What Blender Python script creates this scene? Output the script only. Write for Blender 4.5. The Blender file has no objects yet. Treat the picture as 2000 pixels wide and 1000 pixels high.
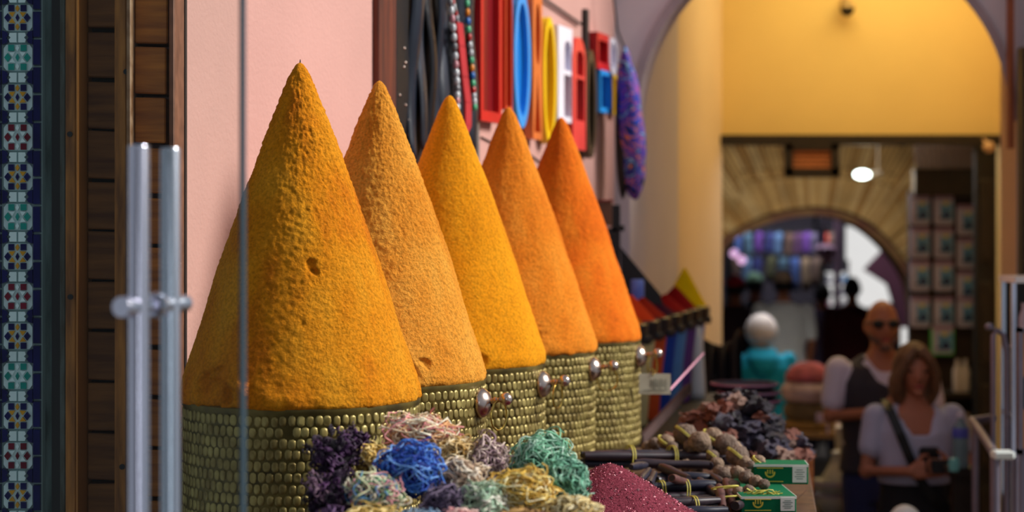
import bpy, bmesh, math, random
from mathutils import Vector, noise, Matrix
R = random.Random(7)
PI = math.pi
S = bpy.context.scene
C = S.collection

# ------------------------------------------------------------------ camera, sky, sun, exposure
CAMZ, HOR, F = 1.75, 437.0, 3600.0
cam_d = bpy.data.cameras.new('camera'); cam = bpy.data.objects.new('camera', cam_d); C.objects.link(cam)
cam.location = (0, 0, CAMZ); cam.rotation_euler = (PI/2, 0, 0)
cam_d.sensor_width = 36; cam_d.lens = 64.8; cam_d.shift_y = -(500-HOR)/2000.0
cam_d.dof.use_dof = True; cam_d.dof.focus_distance = 4.0; cam_d.dof.aperture_fstop = 2.5
cam_d.clip_start = 0.05; cam_d.clip_end = 200
S.camera = cam
w = bpy.data.worlds.new('world'); S.world = w; w.use_nodes = True
w.node_tree.nodes['Background'].inputs[0].default_value = (0.80, 0.88, 1.0, 1)
w.node_tree.nodes['Background'].inputs[1].default_value = 0.31
def sun(direction, strength, angle, color):
    l = bpy.data.lights.new('sun', 'SUN'); l.energy = strength; l.angle = math.radians(angle); l.color = color
    o = bpy.data.objects.new('sun', l); C.objects.link(o)
    o.rotation_euler = Vector(direction).to_track_quat('-Z', 'Y').to_euler(); o.location = (3, -3, 6)
sun((-0.80, -0.02, -0.56), 5.2, 20, (1.0, 0.96, 0.90))
def area(loc, rot, size, energy, color):
    l = bpy.data.lights.new('area', 'AREA'); l.shape = 'RECTANGLE'; l.size, l.size_y = size; l.energy = energy; l.color = color
    o = bpy.data.objects.new('area_lamp', l); C.objects.link(o); o.location = loc; o.rotation_euler = rot
area((2.2, 10.0, 3.62), (0, 0, 0), (1.3, 1.4), 26, (1.0, 0.80, 0.36))     # yellow skylight over the passage
area((0.25, -1.1, 1.7), (PI/2, 0, 0), (0.22, 2.0), 9, (0.85, 0.9, 1.0))     # unseen strip added for the handle highlight and some frontal fill
area((2.0, 12.3, 2.59), (0, 0, 0), (1.1, 1.4), 34, (1.0, 0.95, 0.88))     # skylight of the tunnel
area((2.6, 16.2, 4.15), (0, 0, 0), (2.0, 3.0), 420, (0.92, 0.94, 1.0))     # skylight of the far market
S.view_settings.view_transform = 'Standard'; S.view_settings.look = 'None'
S.view_settings.exposure = 0.0; S.view_settings.gamma = 1.0; S.view_settings.use_curve_mapping = False
S.cycles.use_denoising = True
S.cycles.max_bounces = 6; S.cycles.transparent_max_bounces = 12
S.cycles.sample_clamp_indirect = 6

def P(px, py, Y): return Vector(((px-1000)*Y/F, Y, CAMZ-(py-HOR)*Y/F))
FLOOR = -0.38
def floor_z(Y): return 0.0 if Y < 6.3 else (FLOOR if Y > 7.7 else FLOOR*(Y-6.3)/1.4)

# ------------------------------------------------------------------ materials
def lin(c): return tuple(((x/255)/12.92 if x/255 <= .04045 else ((x/255+.055)/1.055)**2.4) for x in c)
MATS = {}
def mat(name, rgb, rough=.6, metal=0.0, var=.12, scale=8.0, bump=0.0, bscale=60.0, rgb2=None, stretch=(1, 1, 1), spec=.5, emit=0, detail=4, sheen=0):
    if name in MATS: return MATS[name]
    m = bpy.data.materials.new(name); m.use_nodes = True; MATS[name] = m
    nt = m.node_tree; b = nt.nodes['Principled BSDF']
    c = lin(rgb); b.inputs['Roughness'].default_value = rough; b.inputs['Metallic'].default_value = metal
    b.inputs['Specular IOR Level'].default_value = spec
    if sheen: b.inputs['Sheen Weight'].default_value = sheen
    tc = nt.nodes.new('ShaderNodeTexCoord'); mp = nt.nodes.new('ShaderNodeMapping'); mp.inputs['Scale'].default_value = stretch
    nt.links.new(tc.outputs['Object'], mp.inputs[0])
    n = nt.nodes.new('ShaderNodeTexNoise'); n.inputs['Scale'].default_value = scale; n.inputs['Detail'].default_value = detail
    nt.links.new(mp.outputs[0], n.inputs['Vector'])
    cr = nt.nodes.new('ShaderNodeValToRGB'); cr.color_ramp.elements[0].position = .32; cr.color_ramp.elements[1].position = .68
    c2 = lin(rgb2) if rgb2 else tuple(min(1, x*(1+var)) for x in c)
    c1 = c if rgb2 else tuple(x*(1-var) for x in c)
    cr.color_ramp.elements[0].color = (*c1, 1); cr.color_ramp.elements[1].color = (*c2, 1)
    nt.links.new(n.outputs['Fac'], cr.inputs[0]); nt.links.new(cr.outputs[0], b.inputs['Base Color'])
    if bump:
        n2 = nt.nodes.new('ShaderNodeTexNoise'); n2.inputs['Scale'].default_value = bscale; n2.inputs['Detail'].default_value = 5
        nt.links.new(mp.outputs[0], n2.inputs['Vector'])
        bp = nt.nodes.new('ShaderNodeBump'); bp.inputs['Strength'].default_value = 1.0; bp.inputs['Distance'].default_value = bump
        nt.links.new(n2.outputs['Fac'], bp.inputs['Height']); nt.links.new(bp.outputs[0], b.inputs['Normal'])
    if emit:
        b.inputs['Emission Color'].default_value = (*c, 1); b.inputs['Emission Strength'].default_value = emit
    return m
def glass_mat():
    m = bpy.data.materials.new('clear glass'); m.use_nodes = True; nt = m.node_tree; nt.nodes.clear()
    out = nt.nodes.new('ShaderNodeOutputMaterial'); mx = nt.nodes.new('ShaderNodeMixShader')
    t = nt.nodes.new('ShaderNodeBsdfTransparent'); g = nt.nodes.new('ShaderNodeBsdfGlossy'); g.inputs['Roughness'].default_value = .02
    t.inputs[0].default_value = (.93, .965, .955, 1)
    fr = nt.nodes.new('ShaderNodeFresnel'); fr.inputs[0].default_value = 1.18
    nt.links.new(fr.outputs[0], mx.inputs[0]); nt.links.new(t.outputs[0], mx.inputs[1]); nt.links.new(g.outputs[0], mx.inputs[2])
    nt.links.new(mx.outputs[0], out.inputs[0]); return m
GLASS = glass_mat()
def pattern_mat():
    m = bpy.data.materials.new('paisley fabric'); m.use_nodes = True; nt = m.node_tree; b = nt.nodes['Principled BSDF']
    tc = nt.nodes.new('ShaderNodeTexCoord'); n = nt.nodes.new('ShaderNodeTexNoise'); n.inputs['Scale'].default_value = 9
    n.inputs['Detail'].default_value = 1.5; n.inputs['Distortion'].default_value = 2.2
    cr = nt.nodes.new('ShaderNodeValToRGB'); cr.color_ramp.interpolation = 'CONSTANT'
    es = cr.color_ramp.elements; es[0].position = 0; es[0].color = (*lin((15, 15, 45)), 1); es[1].position = .36; es[1].color = (*lin((20, 60, 190)), 1)
    for p, c in ((.42, (220, 120, 50)), (.45, (25, 50, 170)), (.51, (225, 90, 160)), (.52, (14, 40, 150)), (.58, (150, 210, 240)), (.60, (35, 40, 130)), (.68, (230, 150, 40)), (.72, (30, 60, 190))):
        e = es.new(p); e.color = (*lin(c), 1)
    nt.links.new(tc.outputs['Object'], n.inputs['Vector']); nt.links.new(n.outputs['Fac'], cr.inputs[0]); nt.links.new(cr.outputs[0], b.inputs['Base Color'])
    b.inputs['Roughness'].default_value = .75; return m

# ------------------------------------------------------------------ mesh builder
class MB:
    def __init__(s): s.v = []; s.f = []; s.m = []
    def add(s, vs, fs, m=0):
        o = len(s.v); s.v += [tuple(a) for a in vs]; s.f += [tuple(o+i for i in f) for f in fs]; s.m += [m]*len(fs); return s
    def box(s, x0, x1, y0, y1, z0, z1, m=0):
        return s.add([(x0,y0,z0),(x1,y0,z0),(x1,y1,z0),(x0,y1,z0),(x0,y0,z1),(x1,y0,z1),(x1,y1,z1),(x0,y1,z1)],
                     [(0,3,2,1),(4,5,6,7),(0,1,5,4),(1,2,6,5),(2,3,7,6),(3,0,4,7)], m)
    def obox(s, c, u, v, w_, m=0, bev=0):      # half-axis vectors
        c, u, v, w_ = map(Vector, (c, u, v, w_))
        if not bev:
            vs = [c+a*u+b*v+d*w_ for d in (-1, 1) for a, b in ((-1,-1),(1,-1),(1,1),(-1,1))]
            return s.add(vs, [(0,3,2,1),(4,5,6,7),(0,1,5,4),(1,2,6,5),(2,3,7,6),(3,0,4,7)], m)
        lu, lv, lw = u.length, v.length, w_.length
        bu, bv, bw = (1-min(.45, bev/lu)), (1-min(.45, bev/lv)), (1-min(.45, bev/lw))
        vs = []; idx = {}
        for a in (-1, 1):
            for b in (-1, 1):
                for d in (-1, 1):
                    for k in range(3):
                        q = [a*bu, b*bv, d*bw]; q[k] = (a, b, d)[k]
                        idx[(a, b, d, k)] = len(vs); vs.append(c+q[0]*u+q[1]*v+q[2]*w_)
        fs = []
        for k in range(3):
            i, j = [(1,2),(2,0),(0,1)][k]
            for sg in (-1, 1):
                f = []
                for a, b in ((-1,-1),(1,-1),(1,1),(-1,1)):
                    t = [0,0,0]; t[k] = sg; t[i] = a; t[j] = b; f.append(idx[(*t, k)])
                fs.append(tuple(f if sg > 0 else f[::-1]))
        for k in range(3):     # edges along axis k
            i, j = [(1,2),(2,0),(0,1)][k]
            for a in (-1, 1):
                for b in (-1, 1):
                    t0 = [0,0,0]; t0[k] = -1; t0[i] = a; t0[j] = b; t1 = list(t0); t1[k] = 1
                    fs.append((idx[(*t0, i)], idx[(*t1, i)], idx[(*t1, j)], idx[(*t0, j)]))
        for a in (-1, 1):
            for b in (-1, 1):
                for d in (-1, 1): fs.append((idx[(a,b,d,0)], idx[(a,b,d,1)], idx[(a,b,d,2)]))
        return s.add(vs, fs, m)
    def tube(s, pts, r, n=8, m=0, cap=True, closed=False):
        pts = [Vector(p) for p in pts]; N = len(pts); rr = r if isinstance(r, (list, tuple)) else [r]*N
        vs = []; up = None
        for i, p in enumerate(pts):
            a = pts[(i-1) % N] if (closed or i) else p; b = pts[(i+1) % N] if (closed or i < N-1) else p
            t = (b-a); t = t.normalized() if t.length > 1e-9 else Vector((0,0,1))
            if up is None:
                up = Vector((0,0,1)) if abs(t.z) < .9 else Vector((1,0,0))
            x = up - t*up.dot(t)
            if x.length < 1e-6: x = t.orthogonal()
            x.normalize(); up = x; y = t.cross(x)
            for k in range(n):
                an = 2*PI*k/n; vs.append(p + (x*math.cos(an)+y*math.sin(an))*rr[i])
        fs = []
        for i in range(N if closed else N-1):
            j = (i+1) % N
            for k in range(n): fs.append((i*n+k, i*n+(k+1) % n, j*n+(k+1) % n, j*n+k))
        if cap and not closed: fs.append(tuple(range(n))[::-1]); fs.append(tuple((N-1)*n+k for k in range(n)))
        return s.add(vs, fs, m)
    def lathe(s, prof, c, n=32, m=0, axis=None, close=True):     # prof: (r, h) list
        c = Vector(c); w_ = Vector(axis).normalized() if axis is not None else Vector((0,0,1))
        u = w_.orthogonal().normalized() if axis is not None else Vector((1,0,0)); v = w_.cross(u)
        vs = [c + (u*math.cos(2*PI*k/n)+v*math.sin(2*PI*k/n))*r + w_*h for r, h in prof for k in range(n)]
        fs = [(i*n+k, i*n+(k+1) % n, (i+1)*n+(k+1) % n, (i+1)*n+k) for i in range(len(prof)-1) for k in range(n)]
        if close: fs.append(tuple(range(n))[::-1]); fs.append(tuple((len(prof)-1)*n+k for k in range(n)))
        return s.add(vs, fs, m)
    def ell(s, c, r, nu=16, nv=10, m=0, fn=None):
        c = Vector(c); vs = [c+Vector((0,0,-r[2]))]
        for i in range(1, nv):
            a = -PI/2+PI*i/nv
            for k in range(nu):
                b = 2*PI*k/nu; vs.append(c+Vector((r[0]*math.cos(a)*math.cos(b), r[1]*math.cos(a)*math.sin(b), r[2]*math.sin(a))))
        vs.append(c+Vector((0,0,r[2])))
        if fn: vs = [fn(Vector(p)) for p in vs]
        fs = [(0, 1+(k+1) % nu, 1+k) for k in range(nu)]
        for i in range(nv-2):
            for k in range(nu):
                a = 1+i*nu; fs.append((a+k, a+(k+1) % nu, a+nu+(k+1) % nu, a+nu+k))
        t = len(vs)-1; a = 1+(nv-2)*nu
        fs += [(a+k, a+(k+1) % nu, t) for k in range(nu)]
        return s.add(vs, fs, m)
    def prism(s, poly, ext, m=0):
        poly = [Vector(p) for p in poly]; ext = Vector(ext); n = len(poly)
        return s.add(poly+[p+ext for p in poly], [tuple(range(n))[::-1], tuple(range(n, 2*n))]+[(i, (i+1) % n, n+(i+1) % n, n+i) for i in range(n)], m)
    def loft(s, secs, n=20, m=0, c=(0,0)):      # secs: (z, rx, ry, cx, cy)
        vs = []
        for q in secs:
            z, rx, ry = q[:3]; cx = q[3] if len(q) > 3 else 0; cy = q[4] if len(q) > 4 else 0
            for k in range(n):
                a = 2*PI*k/n; ca, sa = math.cos(a), math.sin(a)
                vs.append((c[0]+cx+rx*math.copysign(abs(ca)**.85, ca), c[1]+cy+ry*math.copysign(abs(sa)**.85, sa), z))
        fs = [(i*n+k, i*n+(k+1) % n, (i+1)*n+(k+1) % n, (i+1)*n+k) for i in range(len(secs)-1) for k in range(n)]
        fs += [tuple(range(n))[::-1], tuple((len(secs)-1)*n+k for k in range(n))]
        return s.add(vs, fs, m)
WL = {}
def link(name, mb, mats, parent=None, smooth=False, loc=None, fix=True, cut=None):
    o_ = Vector(loc) if loc is not None else (WL.get(parent.as_pointer(), Vector((0,0,0))) if parent else Vector((0,0,0)))
    me = bpy.data.meshes.new(name)
    me.from_pydata([(x-o_.x, y-o_.y, z-o_.z) for x, y, z in mb.v], [], mb.f)
    for m_ in (mats if isinstance(mats, (list, tuple)) else [mats]): me.materials.append(m_)
    if any(mb.m): me.polygons.foreach_set('material_index', mb.m)
    if fix and len(mb.f) < 30000:
        bm = bmesh.new(); bm.from_mesh(me); bmesh.ops.recalc_face_normals(bm, faces=bm.faces); bm.to_mesh(me); bm.free()
    if smooth:
        me.polygons.foreach_set('use_smooth', [True]*len(me.polygons))
        if smooth != 'all':
            try: me.set_sharp_from_angle(angle=math.radians(38))
            except Exception: pass
    me.update()
    o = bpy.data.objects.new(name, me); C.objects.link(o)
    if parent: o.parent = parent
    if loc is not None: o.location = o_
    WL[o.as_pointer()] = o_
    return o
def tag(o, label, cat, group=None, kind=None):
    o['label'] = label
    if cat: o['category'] = cat
    if group: o['group'] = group
    if kind: o['kind'] = kind
    return o
def thing(name, label, cat, loc, group=None):
    o = bpy.data.objects.new(name, None); C.objects.link(o); o.location = loc; o.empty_display_size = .05
    WL[o.as_pointer()] = Vector(loc); return tag(o, label, cat, group)
def solo(name, mb, mats, label, cat, loc, group=None, smooth=False, fix=True):
    return tag(link(name, mb, mats, None, smooth, loc, fix), label, cat, group)
def struct(name, mb, mats, label=None, smooth=False):
    o = link(name, mb, mats, None, smooth); o['kind'] = 'structure'
    if label: o['label'] = label
    return o
def dup(root, loc, label=None, group=None, rz=0):
    r = root.copy(); C.objects.link(r); r.location = loc; r.rotation_euler = (0, 0, rz)
    if label: r['label'] = label
    if group: r['group'] = group
    for ch in list(root.children):
        c = ch.copy(); C.objects.link(c); c.parent = r
        for g in ch.children:
            d = g.copy(); C.objects.link(d); d.parent = c
    return r

# ------------------------------------------------------------------ shared materials
M_pink = mat('pink plaster', (198, 150, 140), .9, var=.05, scale=3, bump=.0016, bscale=90)
M_lav = mat('pale plaster', (222, 212, 216), .9, var=.03, scale=3, bump=.0008)  # white plaster with a touch of lavender sky light in its colour
M_cream = mat('cream plaster', (236, 210, 176), .9, var=.03, scale=2, bump=.0006)
M_wood = mat('weathered brown wood', (172, 112, 46), .7, rgb2=(104, 62, 22), scale=9, stretch=(6, 6, .8), bump=.0015, bscale=25)
M_wood2 = mat('warm plank wood', (186, 112, 36), .6, rgb2=(132, 72, 20), scale=7, stretch=(.8, 1, 7), bump=.0012, bscale=20)
M_wood3 = mat('shaded plank wood', (138, 90, 42), .65, rgb2=(92, 54, 24), scale=7, stretch=(.8, 1, 7), bump=.0015, bscale=20)  # shade of the recess put into this darker plank colour
M_grey = mat('grey weathered paint', (88, 96, 92), .8, rgb2=(60, 56, 44), scale=20, stretch=(3, 3, .6), bump=.002, bscale=40)
M_dark = mat('dark stained wood', (34, 24, 18), .6, var=.3, scale=12)
M_black = mat('black paint', (14, 13, 15), .5, var=.2)
M_steel = mat('polished steel', (225, 225, 240), .24, 1.0, var=.03)
M_brass = mat('aged brass', (166, 150, 88), .42, .45, rgb2=(116, 98, 50), scale=26)
M_brassd = mat('dark brass ground', (120, 104, 48), .5, .4, rgb2=(66, 56, 24), scale=18)
M_silver = mat('worn silver plate', (222, 205, 196), .25, 1.0, rgb2=(170, 140, 120), scale=20)
M_gold = mat('brass ring metal', (205, 175, 90), .25, 1.0, var=.1)
M_floor = mat('paving stone', (120, 105, 95), .8, var=.2, scale=4, bump=.003)

# ------------------------------------------------------------------ wall frame: s along, e out from the pink wall
B0 = Vector((-.771, 3.983, 0)); DV = Vector((.3021, .9533, 0)); NV = Vector((.9533, -.3021, 0))
def Wp(s, e, z): return B0+DV*s+NV*e+Vector((0, 0, z))
def ws(px, e=0.0):
    k = (px-1000)/F; return (k*(B0.y+e*NV.y)-B0.x-e*NV.x)/(DV.x-k*DV.y)
def wz(px, py, e=0.0):
    Y = Wp(ws(px, e), e, 0).y; return CAMZ-(py-HOR)*Y/F

# ------------------------------------------------------------------ structure
mb = MB(); s1 = ws(1200)
s0_ = ws(344); mb.obox(Wp((s1+s0_)/2, -.06, 1.7), DV*((s1-s0_)/2), NV*.06, (0, 0, 1.75))
struct('wall_left', mb, M_pink, 'pink rough plaster wall behind the spice cones')
# floor of stone slabs: near level, ramp, lower level
mb = MB(); mb.box(-1.4, 3.2, -2.5, 6.3, -.12, -.02)
mb.prism([(-1.4, 6.3, -.02), (-1.4, 7.7, FLOOR-.02), (-1.4, 7.7, FLOOR-.12), (-1.4, 6.3, -.12)], (4.6, 0, 0)); mb.box(-1.4, 7.5, 7.7, 32, FLOOR-.12, FLOOR-.02)
fl = struct('floor', mb, mat('floor bed', (70, 62, 55), .9), 'stone paved market floor')
slab_me = {}
for kx in range(8):
    for ky in range(9):
        x0 = -1.3+kx*.55; y0 = 1.3+ky*.55
        if y0+.5 > 6.3: continue
        m_ = MB(); m_.obox((x0+.26, y0+.26, -.012), (.262, 0, 0), (0, .262, 0), (0, 0, .012), 0, .006)
        link('stone_slab', m_, M_floor, fl)
for kx in range(9):
    for ky in range(7):
        x0 = 0.9+kx*.55; y0 = 8.4+ky*.55
        m_ = MB(); m_.obox((x0+.26, y0+.26, FLOOR-.012), (.262, 0, 0), (0, .262, 0), (0, 0, .012), 0, .006)
        link('stone_slab', m_, M_floor, fl)

# arch wall (skew opening along DV)
AY = 7.8; acx = 1.317; ar = .818; azc = 2.19
EXT = DV*.28
def arch_pts(r, n=40): return [Vector((acx-r*math.cos(PI*i/n), AY, azc+r*math.sin(PI*i/n))) for i in range(n+1)]
mb = MB(); ap = arch_pts(ar)
for a, b in zip(ap, ap[1:]):
    mb.prism([a, b, (b.x, AY, 4.3), (a.x, AY, 4.3)], EXT)
mb.prism([(.36, AY, FLOOR), (acx-ar, AY, FLOOR), (acx-ar, AY, 4.3), (.36, AY, 4.3)], EXT)
mb.prism([(acx+ar, AY, FLOOR), (2.30, AY, FLOOR), (2.30, AY, 4.3), (acx+ar, AY, 4.3)], EXT)
struct('wall_arch', mb, M_lav, 'pale wall with a round arch over the passage')
mb = MB(); o_ = arch_pts(ar+.004); i_ = arch_pts(ar-.034)
for k in range(40):
    mb.prism([o_[k], o_[k+1], i_[k+1], i_[k]], (0, -.02, 0)) if False else mb.prism([(o_[k].x, AY-.012, o_[k].z), (o_[k+1].x, AY-.012, o_[k+1].z), (i_[k+1].x, AY-.012, i_[k+1].z), (i_[k].x, AY-.012, i_[k].z)], DV*.1)
struct('trim_1', mb, mat('shaded arch plaster', (176, 160, 164), .8), 'grey edge moulding of the arch, shade in its colour')  # same plaster as the wall, its shadow put into the grey colour
# passage walls
mb = MB()
mb.prism([(.503, 7.9, FLOOR), (.8125, 9.0, FLOOR), (.70, 9.03, FLOOR), (.35, 7.95, FLOOR)], (0, 0, 4.5))
struct('wall_reveal', mb, M_lav, 'pale inner side of the arch')  # cool sky light on this stretch put into its plaster colour
mb = MB()
mb.prism([(.765, 9.02, FLOOR), (1.253, 11.0, FLOOR), (1.0, 11.1, FLOOR), (.5, 9.1, FLOOR)], (0, 0, 4.5))
struct('wall_passage', mb, M_cream, 'cream side wall of the passage beyond the arch')
mb = MB(); zb = CAMZ+(HOR-266)*11/F
mb.box(1.15, 3.05, 11.0, 11.2, zb, 4.1)
mb.box(2.925, 4.2, 11.0, 11.2, FLOOR, 4.1)
struct('wall_back', mb, mat('yellow glow plaster', (240, 208, 136), .9, var=.03, scale=2), 'yellow lit wall over the second doorway')  # yellow light from above also put into the wall colour
mb = MB(); mb.prism([(2.385, 9.0, FLOOR), (2.7, 9.0, FLOOR), (3.2, 11.0, FLOOR), (2.93, 11.0, FLOOR)], (0, 0, 4.5))
mb.prism([(2.31, 8.0, FLOOR), (2.8, 8.0, FLOOR), (2.8, 9.01, FLOOR), (2.5, 9.01, FLOOR)], (0, 0, 4.5))
struct('wall_pier', mb, M_cream, 'cream pier at the right of the passage')
mb = MB(); mb.box(.2, 1.5, 7.85, 11.2, 4.1, 4.2); mb.box(2.9, 4.2, 7.85, 11.2, 4.1, 4.2); mb.box(1.5, 2.9, 7.85, 9.25, 4.1, 4.2); mb.box(1.5, 2.9, 10.75, 11.2, 4.1, 4.2)
mb.box(1.0, 4.3, 11.05, 17.2, 2.62, 2.72)
mb.box(1.5, 2.9, 9.25, 10.75, 4.15, 4.2)
struct('ceiling', mb, mat('ceiling plaster', (200, 160, 90), .9))
mb = MB(); mb.box(1.2, 2.98, 10.93, 11.04, zb-.055, zb+.005)
struct('trim_2', mb, M_dark, 'dark wooden beam across the doorway')
# right shop wall
mb = MB(); mb.box(2.165, 2.35, 6.3, 7.8, FLOOR, 3.1)
struct('wall_right', mb, mat('white wash', (226, 228, 232), .85), 'white plaster wall at the right edge')

mb = MB(); mb.box(-3.2, .5, -1.7, -1.5, 0, 3.6)
struct('wall_unseen', mb, mat('dark reflection wall', (60, 48, 42), .8), 'unseen dark wall added behind the viewpoint for dark reflections')  # unseen, added so the steel handle tubes reflect something dark
# tunnel between doorway and second arch, radiating strips above it
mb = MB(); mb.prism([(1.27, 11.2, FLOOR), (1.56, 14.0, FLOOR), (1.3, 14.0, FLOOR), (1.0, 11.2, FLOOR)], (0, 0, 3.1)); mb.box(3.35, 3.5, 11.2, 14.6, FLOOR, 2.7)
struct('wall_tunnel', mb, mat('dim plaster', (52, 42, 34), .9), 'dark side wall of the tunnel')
AY2 = 14.0
arc2 = [(1405, 640), (1408, 520), (1418, 478), (1460, 450), (1520, 428), (1590, 418), (1650, 427), (1700, 454), (1745, 498), (1778, 550), (1790, 610), (1793, 700)]
def arc2_at(t):
    n = len(arc2)-1; k = min(n-1, int(t*n)); f = t*n-k
    p = [arc2[max(0, min(n, k+j))] for j in (-1, 0, 1, 2)]
    def cr(a, b, c, d): return .5*((2*b)+(-a+c)*f+(2*a-5*b+4*c-d)*f*f+(-a+3*b-3*c+d)*f**3)
    return (cr(*[q[0] for q in p]), cr(*[q[1] for q in p]))
mb = MB(); q = [arc2_at(i/60) for i in range(61)]
def outer2(p):
    dx, dy = p[0]-1592, p[1]-600
    t = 1e9
    if dx < 0: t = min(t, (1385-1592)/dx)
    if dx > 0: t = min(t, (1840-1592)/dx)
    if dy < 0: t = min(t, (225-600)/dy)
    return (1592+dx*t, 600+dy*t)
for a, b in zip(q, q[1:]):
    oa, ob = outer2(a), outer2(b)
    mb.prism([P(*a, AY2), P(*b, AY2), P(*ob, AY2), P(*oa, AY2)], (0, .35, 0))
w2 = struct('wall_far_arch', mb, mat('mortar', (58, 42, 22), .9), 'far wall of radiating thin bricks over an arch')
M_br = [mat('thin brick %s' % n_, c_, .85, var=.18, scale=6, bump=.002, bscale=30) for n_, c_ in (('tan', (184, 150, 92)), ('brown', (160, 122, 66)), ('pale', (196, 166, 112)))]
ang0, ang1 = math.radians(196), math.radians(352)
nb = 92
def ray_hit(an):
    dx, dy = math.cos(an), math.sin(an)
    best = None
    for a, b in zip(q, q[1:]):
        ex, ey = b[0]-a[0], b[1]-a[1]; den = dx*ey-dy*ex
        if abs(den) < 1e-9: continue
        t = ((a[0]-1592)*ey-(a[1]-600)*ex)/den; u = ((a[0]-1592)*dy-(a[1]-600)*dx)/den
        if t > 0 and -.01 <= u <= 1.01: best = t if best is None else min(best, t)
    return best
for i in range(nb):
    aa, ab = ang0+(ang1-ang0)*i/nb, ang0+(ang1-ang0)*(i+1)/nb-.0075
    ta, tb = ray_hit(aa), ray_hit(ab)
    if not ta or not tb: continue
    oa = outer2((1592+math.cos(aa), 600+math.sin(aa))); ob = outer2((1592+math.cos(ab), 600+math.sin(ab)))
    ra, rb = math.hypot(oa[0]-1592, oa[1]-600), math.hypot(ob[0]-1592, ob[1]-600)
    cuts = [0, .34+.1*(i % 2), .7+.06*(i % 3), 1]
    for c0, c1 in zip(cuts, cuts[1:]):
        f0, f1 = c0+.012, c1-.005
        def pt(an, t): return P(1592+math.cos(an)*t, 600+math.sin(an)*t, AY2-.03)
        m_ = MB(); dz = R.uniform(-.012, .012)
        m_.prism([pt(aa, ta+13+(ra-ta-13)*f0)+Vector((0, dz, 0)), pt(ab, tb+13+(rb-tb-13)*f0)+Vector((0, dz, 0)), pt(ab, tb+13+(rb-tb-13)*f1)+Vector((0, dz, 0)), pt(aa, ta+13+(ra-ta-13)*f1)+Vector((0, dz, 0))], (0, .05, 0))
        link('brick', m_, M_br[R.randrange(3)], w2, fix=False)
mb = MB()
for a, b in zip(q, q[1:]):
    def off(p, d):
        L = math.hypot(p[0]-1592, p[1]-600); return (p[0]+(p[0]-1592)/L*d, p[1]+(p[1]-600)/L*d)
    mb.prism([P(*off(a, -3), AY2-.08), P(*off(b, -3), AY2-.08), P(*off(b, 10), AY2-.08), P(*off(a, 10), AY2-.08)], (0, .3, 0))
struct('trim_3', mb, mat('arch rim brick', (120, 92, 50), .8, rgb2=(92, 50, 36)), 'rim of the far arch')

# ------------------------------------------------------------------ left shopfront: wood and zellige
WY = 4.0
def X4(px): return (px-1000)*WY/F
def Z4(py): return CAMZ-(py-HOR)*WY/F
mb = MB(); mb.box(X4(104), X4(346), WY+.1, WY+.16, 0, 3.2); 
wd = struct('trim_4', mb, M_dark, 'weathered wooden door surround of posts and planks')
def wpart(name, x0, x1, y0, y1, Ya, Yb, m_, tilt=0, bev=.003):
    k = MB(); cx = (X4(x0)+X4(x1))/2; cz = (Z4(y0)+Z4(y1))/2; hx = (X4(x1)-X4(x0))/2; hz = abs(Z4(y0)-Z4(y1))/2
    k.obox((cx, (Ya+Yb)/2, cz), Vector((hx, 0, -hx*tilt)), (0, (Yb-Ya)/2, 0), (0, 0, hz), 0, bev)
    return link(name, k, m_, wd)
wpart('post', 121, 133, -220, 1400, WY-.02, WY+.1, M_grey)
wpart('post', 134, 155, -220, 1400, WY-.03, WY+.1, M_wood)
wpart('post_edge', 155.5, 160, -220, 1400, WY-.035, WY+.1, mat('highlight wood edge', (168, 110, 48), .5))  # highlight along the post edge put into the wood colour
wpart('post', 229, 253, -220, 1400, WY-.03, WY+.1, M_wood)
wpart('post_edge', 254, 263, -220, 1400, WY-.04, WY+.1, mat('pale highlight wood', (160, 128, 98), .6, rgb2=(110, 70, 34), scale=30))  # light catching this post edge painted as a paler strip
wpart('post', 333, 344, -220, 1400, WY-.02, WY+.1, mat('reddish edge wood', (132, 84, 60), .6, rgb2=(96, 56, 34), scale=20))
y = 52-297
while y < 1200:
    h = 97+R.uniform(-2, 2)
    wpart('plank', 161, 228, y+R.uniform(3, 7), y+h, WY+.045, WY+.1, M_wood3, R.uniform(-.02, .06)); y += 99.2
y = 82-291
while y < 1200:
    wpart('plank', 263, 326+R.uniform(-3, 2), y+R.uniform(3, 6), y+95+R.uniform(-2, 2), WY-.005+R.uniform(-.004, .004), WY+.1, M_wood2, .045+R.uniform(-.03, .03)); y += 98.5
for px, py in ((137, 580), (238, 912), (246, 140), (136, 262)):
    k = MB(); k.lathe([(.006, 0), (.006, .004)], P(px, py, WY-.034), 10, 0, axis=(0, 1, 0)); link('nail_head', k, M_black, wd, True)

mb = MB(); mb.box(-1.6, X4(104), WY+.02, WY+.12, 0, 3.2)
struct('wall_shopfront', mb, mat('blue grey render', (120, 142, 142), .8, rgb2=(66, 80, 78), scale=12, stretch=(4, 1, .6), bump=.002))
mb = MB(); mb.box(X4(101), X4(121), WY-.0, WY+.1, 0, 3.2)
struct('trim_5', mb, M_black, 'dark gap beside the tiles')
M_wt = mat('white glazed tile', (214, 238, 240), .18, var=.05, scale=10)
M_nv = mat('navy glazed tile', (22, 26, 82), .15, var=.35, scale=14)
M_gn = mat('green glazed tile', (30, 140, 130), .15, var=.2, scale=14)
M_yl = mat('amber glazed tile', (205, 150, 40), .18, var=.15, scale=14)
M_mr = mat('maroon glazed tile', (112, 28, 48), .15, var=.3, scale=14)
M_gt = mat('tile grout', (150, 176, 176), .7, var=.1)
mb = MB(); mb.box(-1.55, X4(84), WY-.006, WY+.02, .2, 3.1)
tl = struct('trim_6', mb, M_gt, 'band of zellige mosaic tiles with a navy border')
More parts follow.
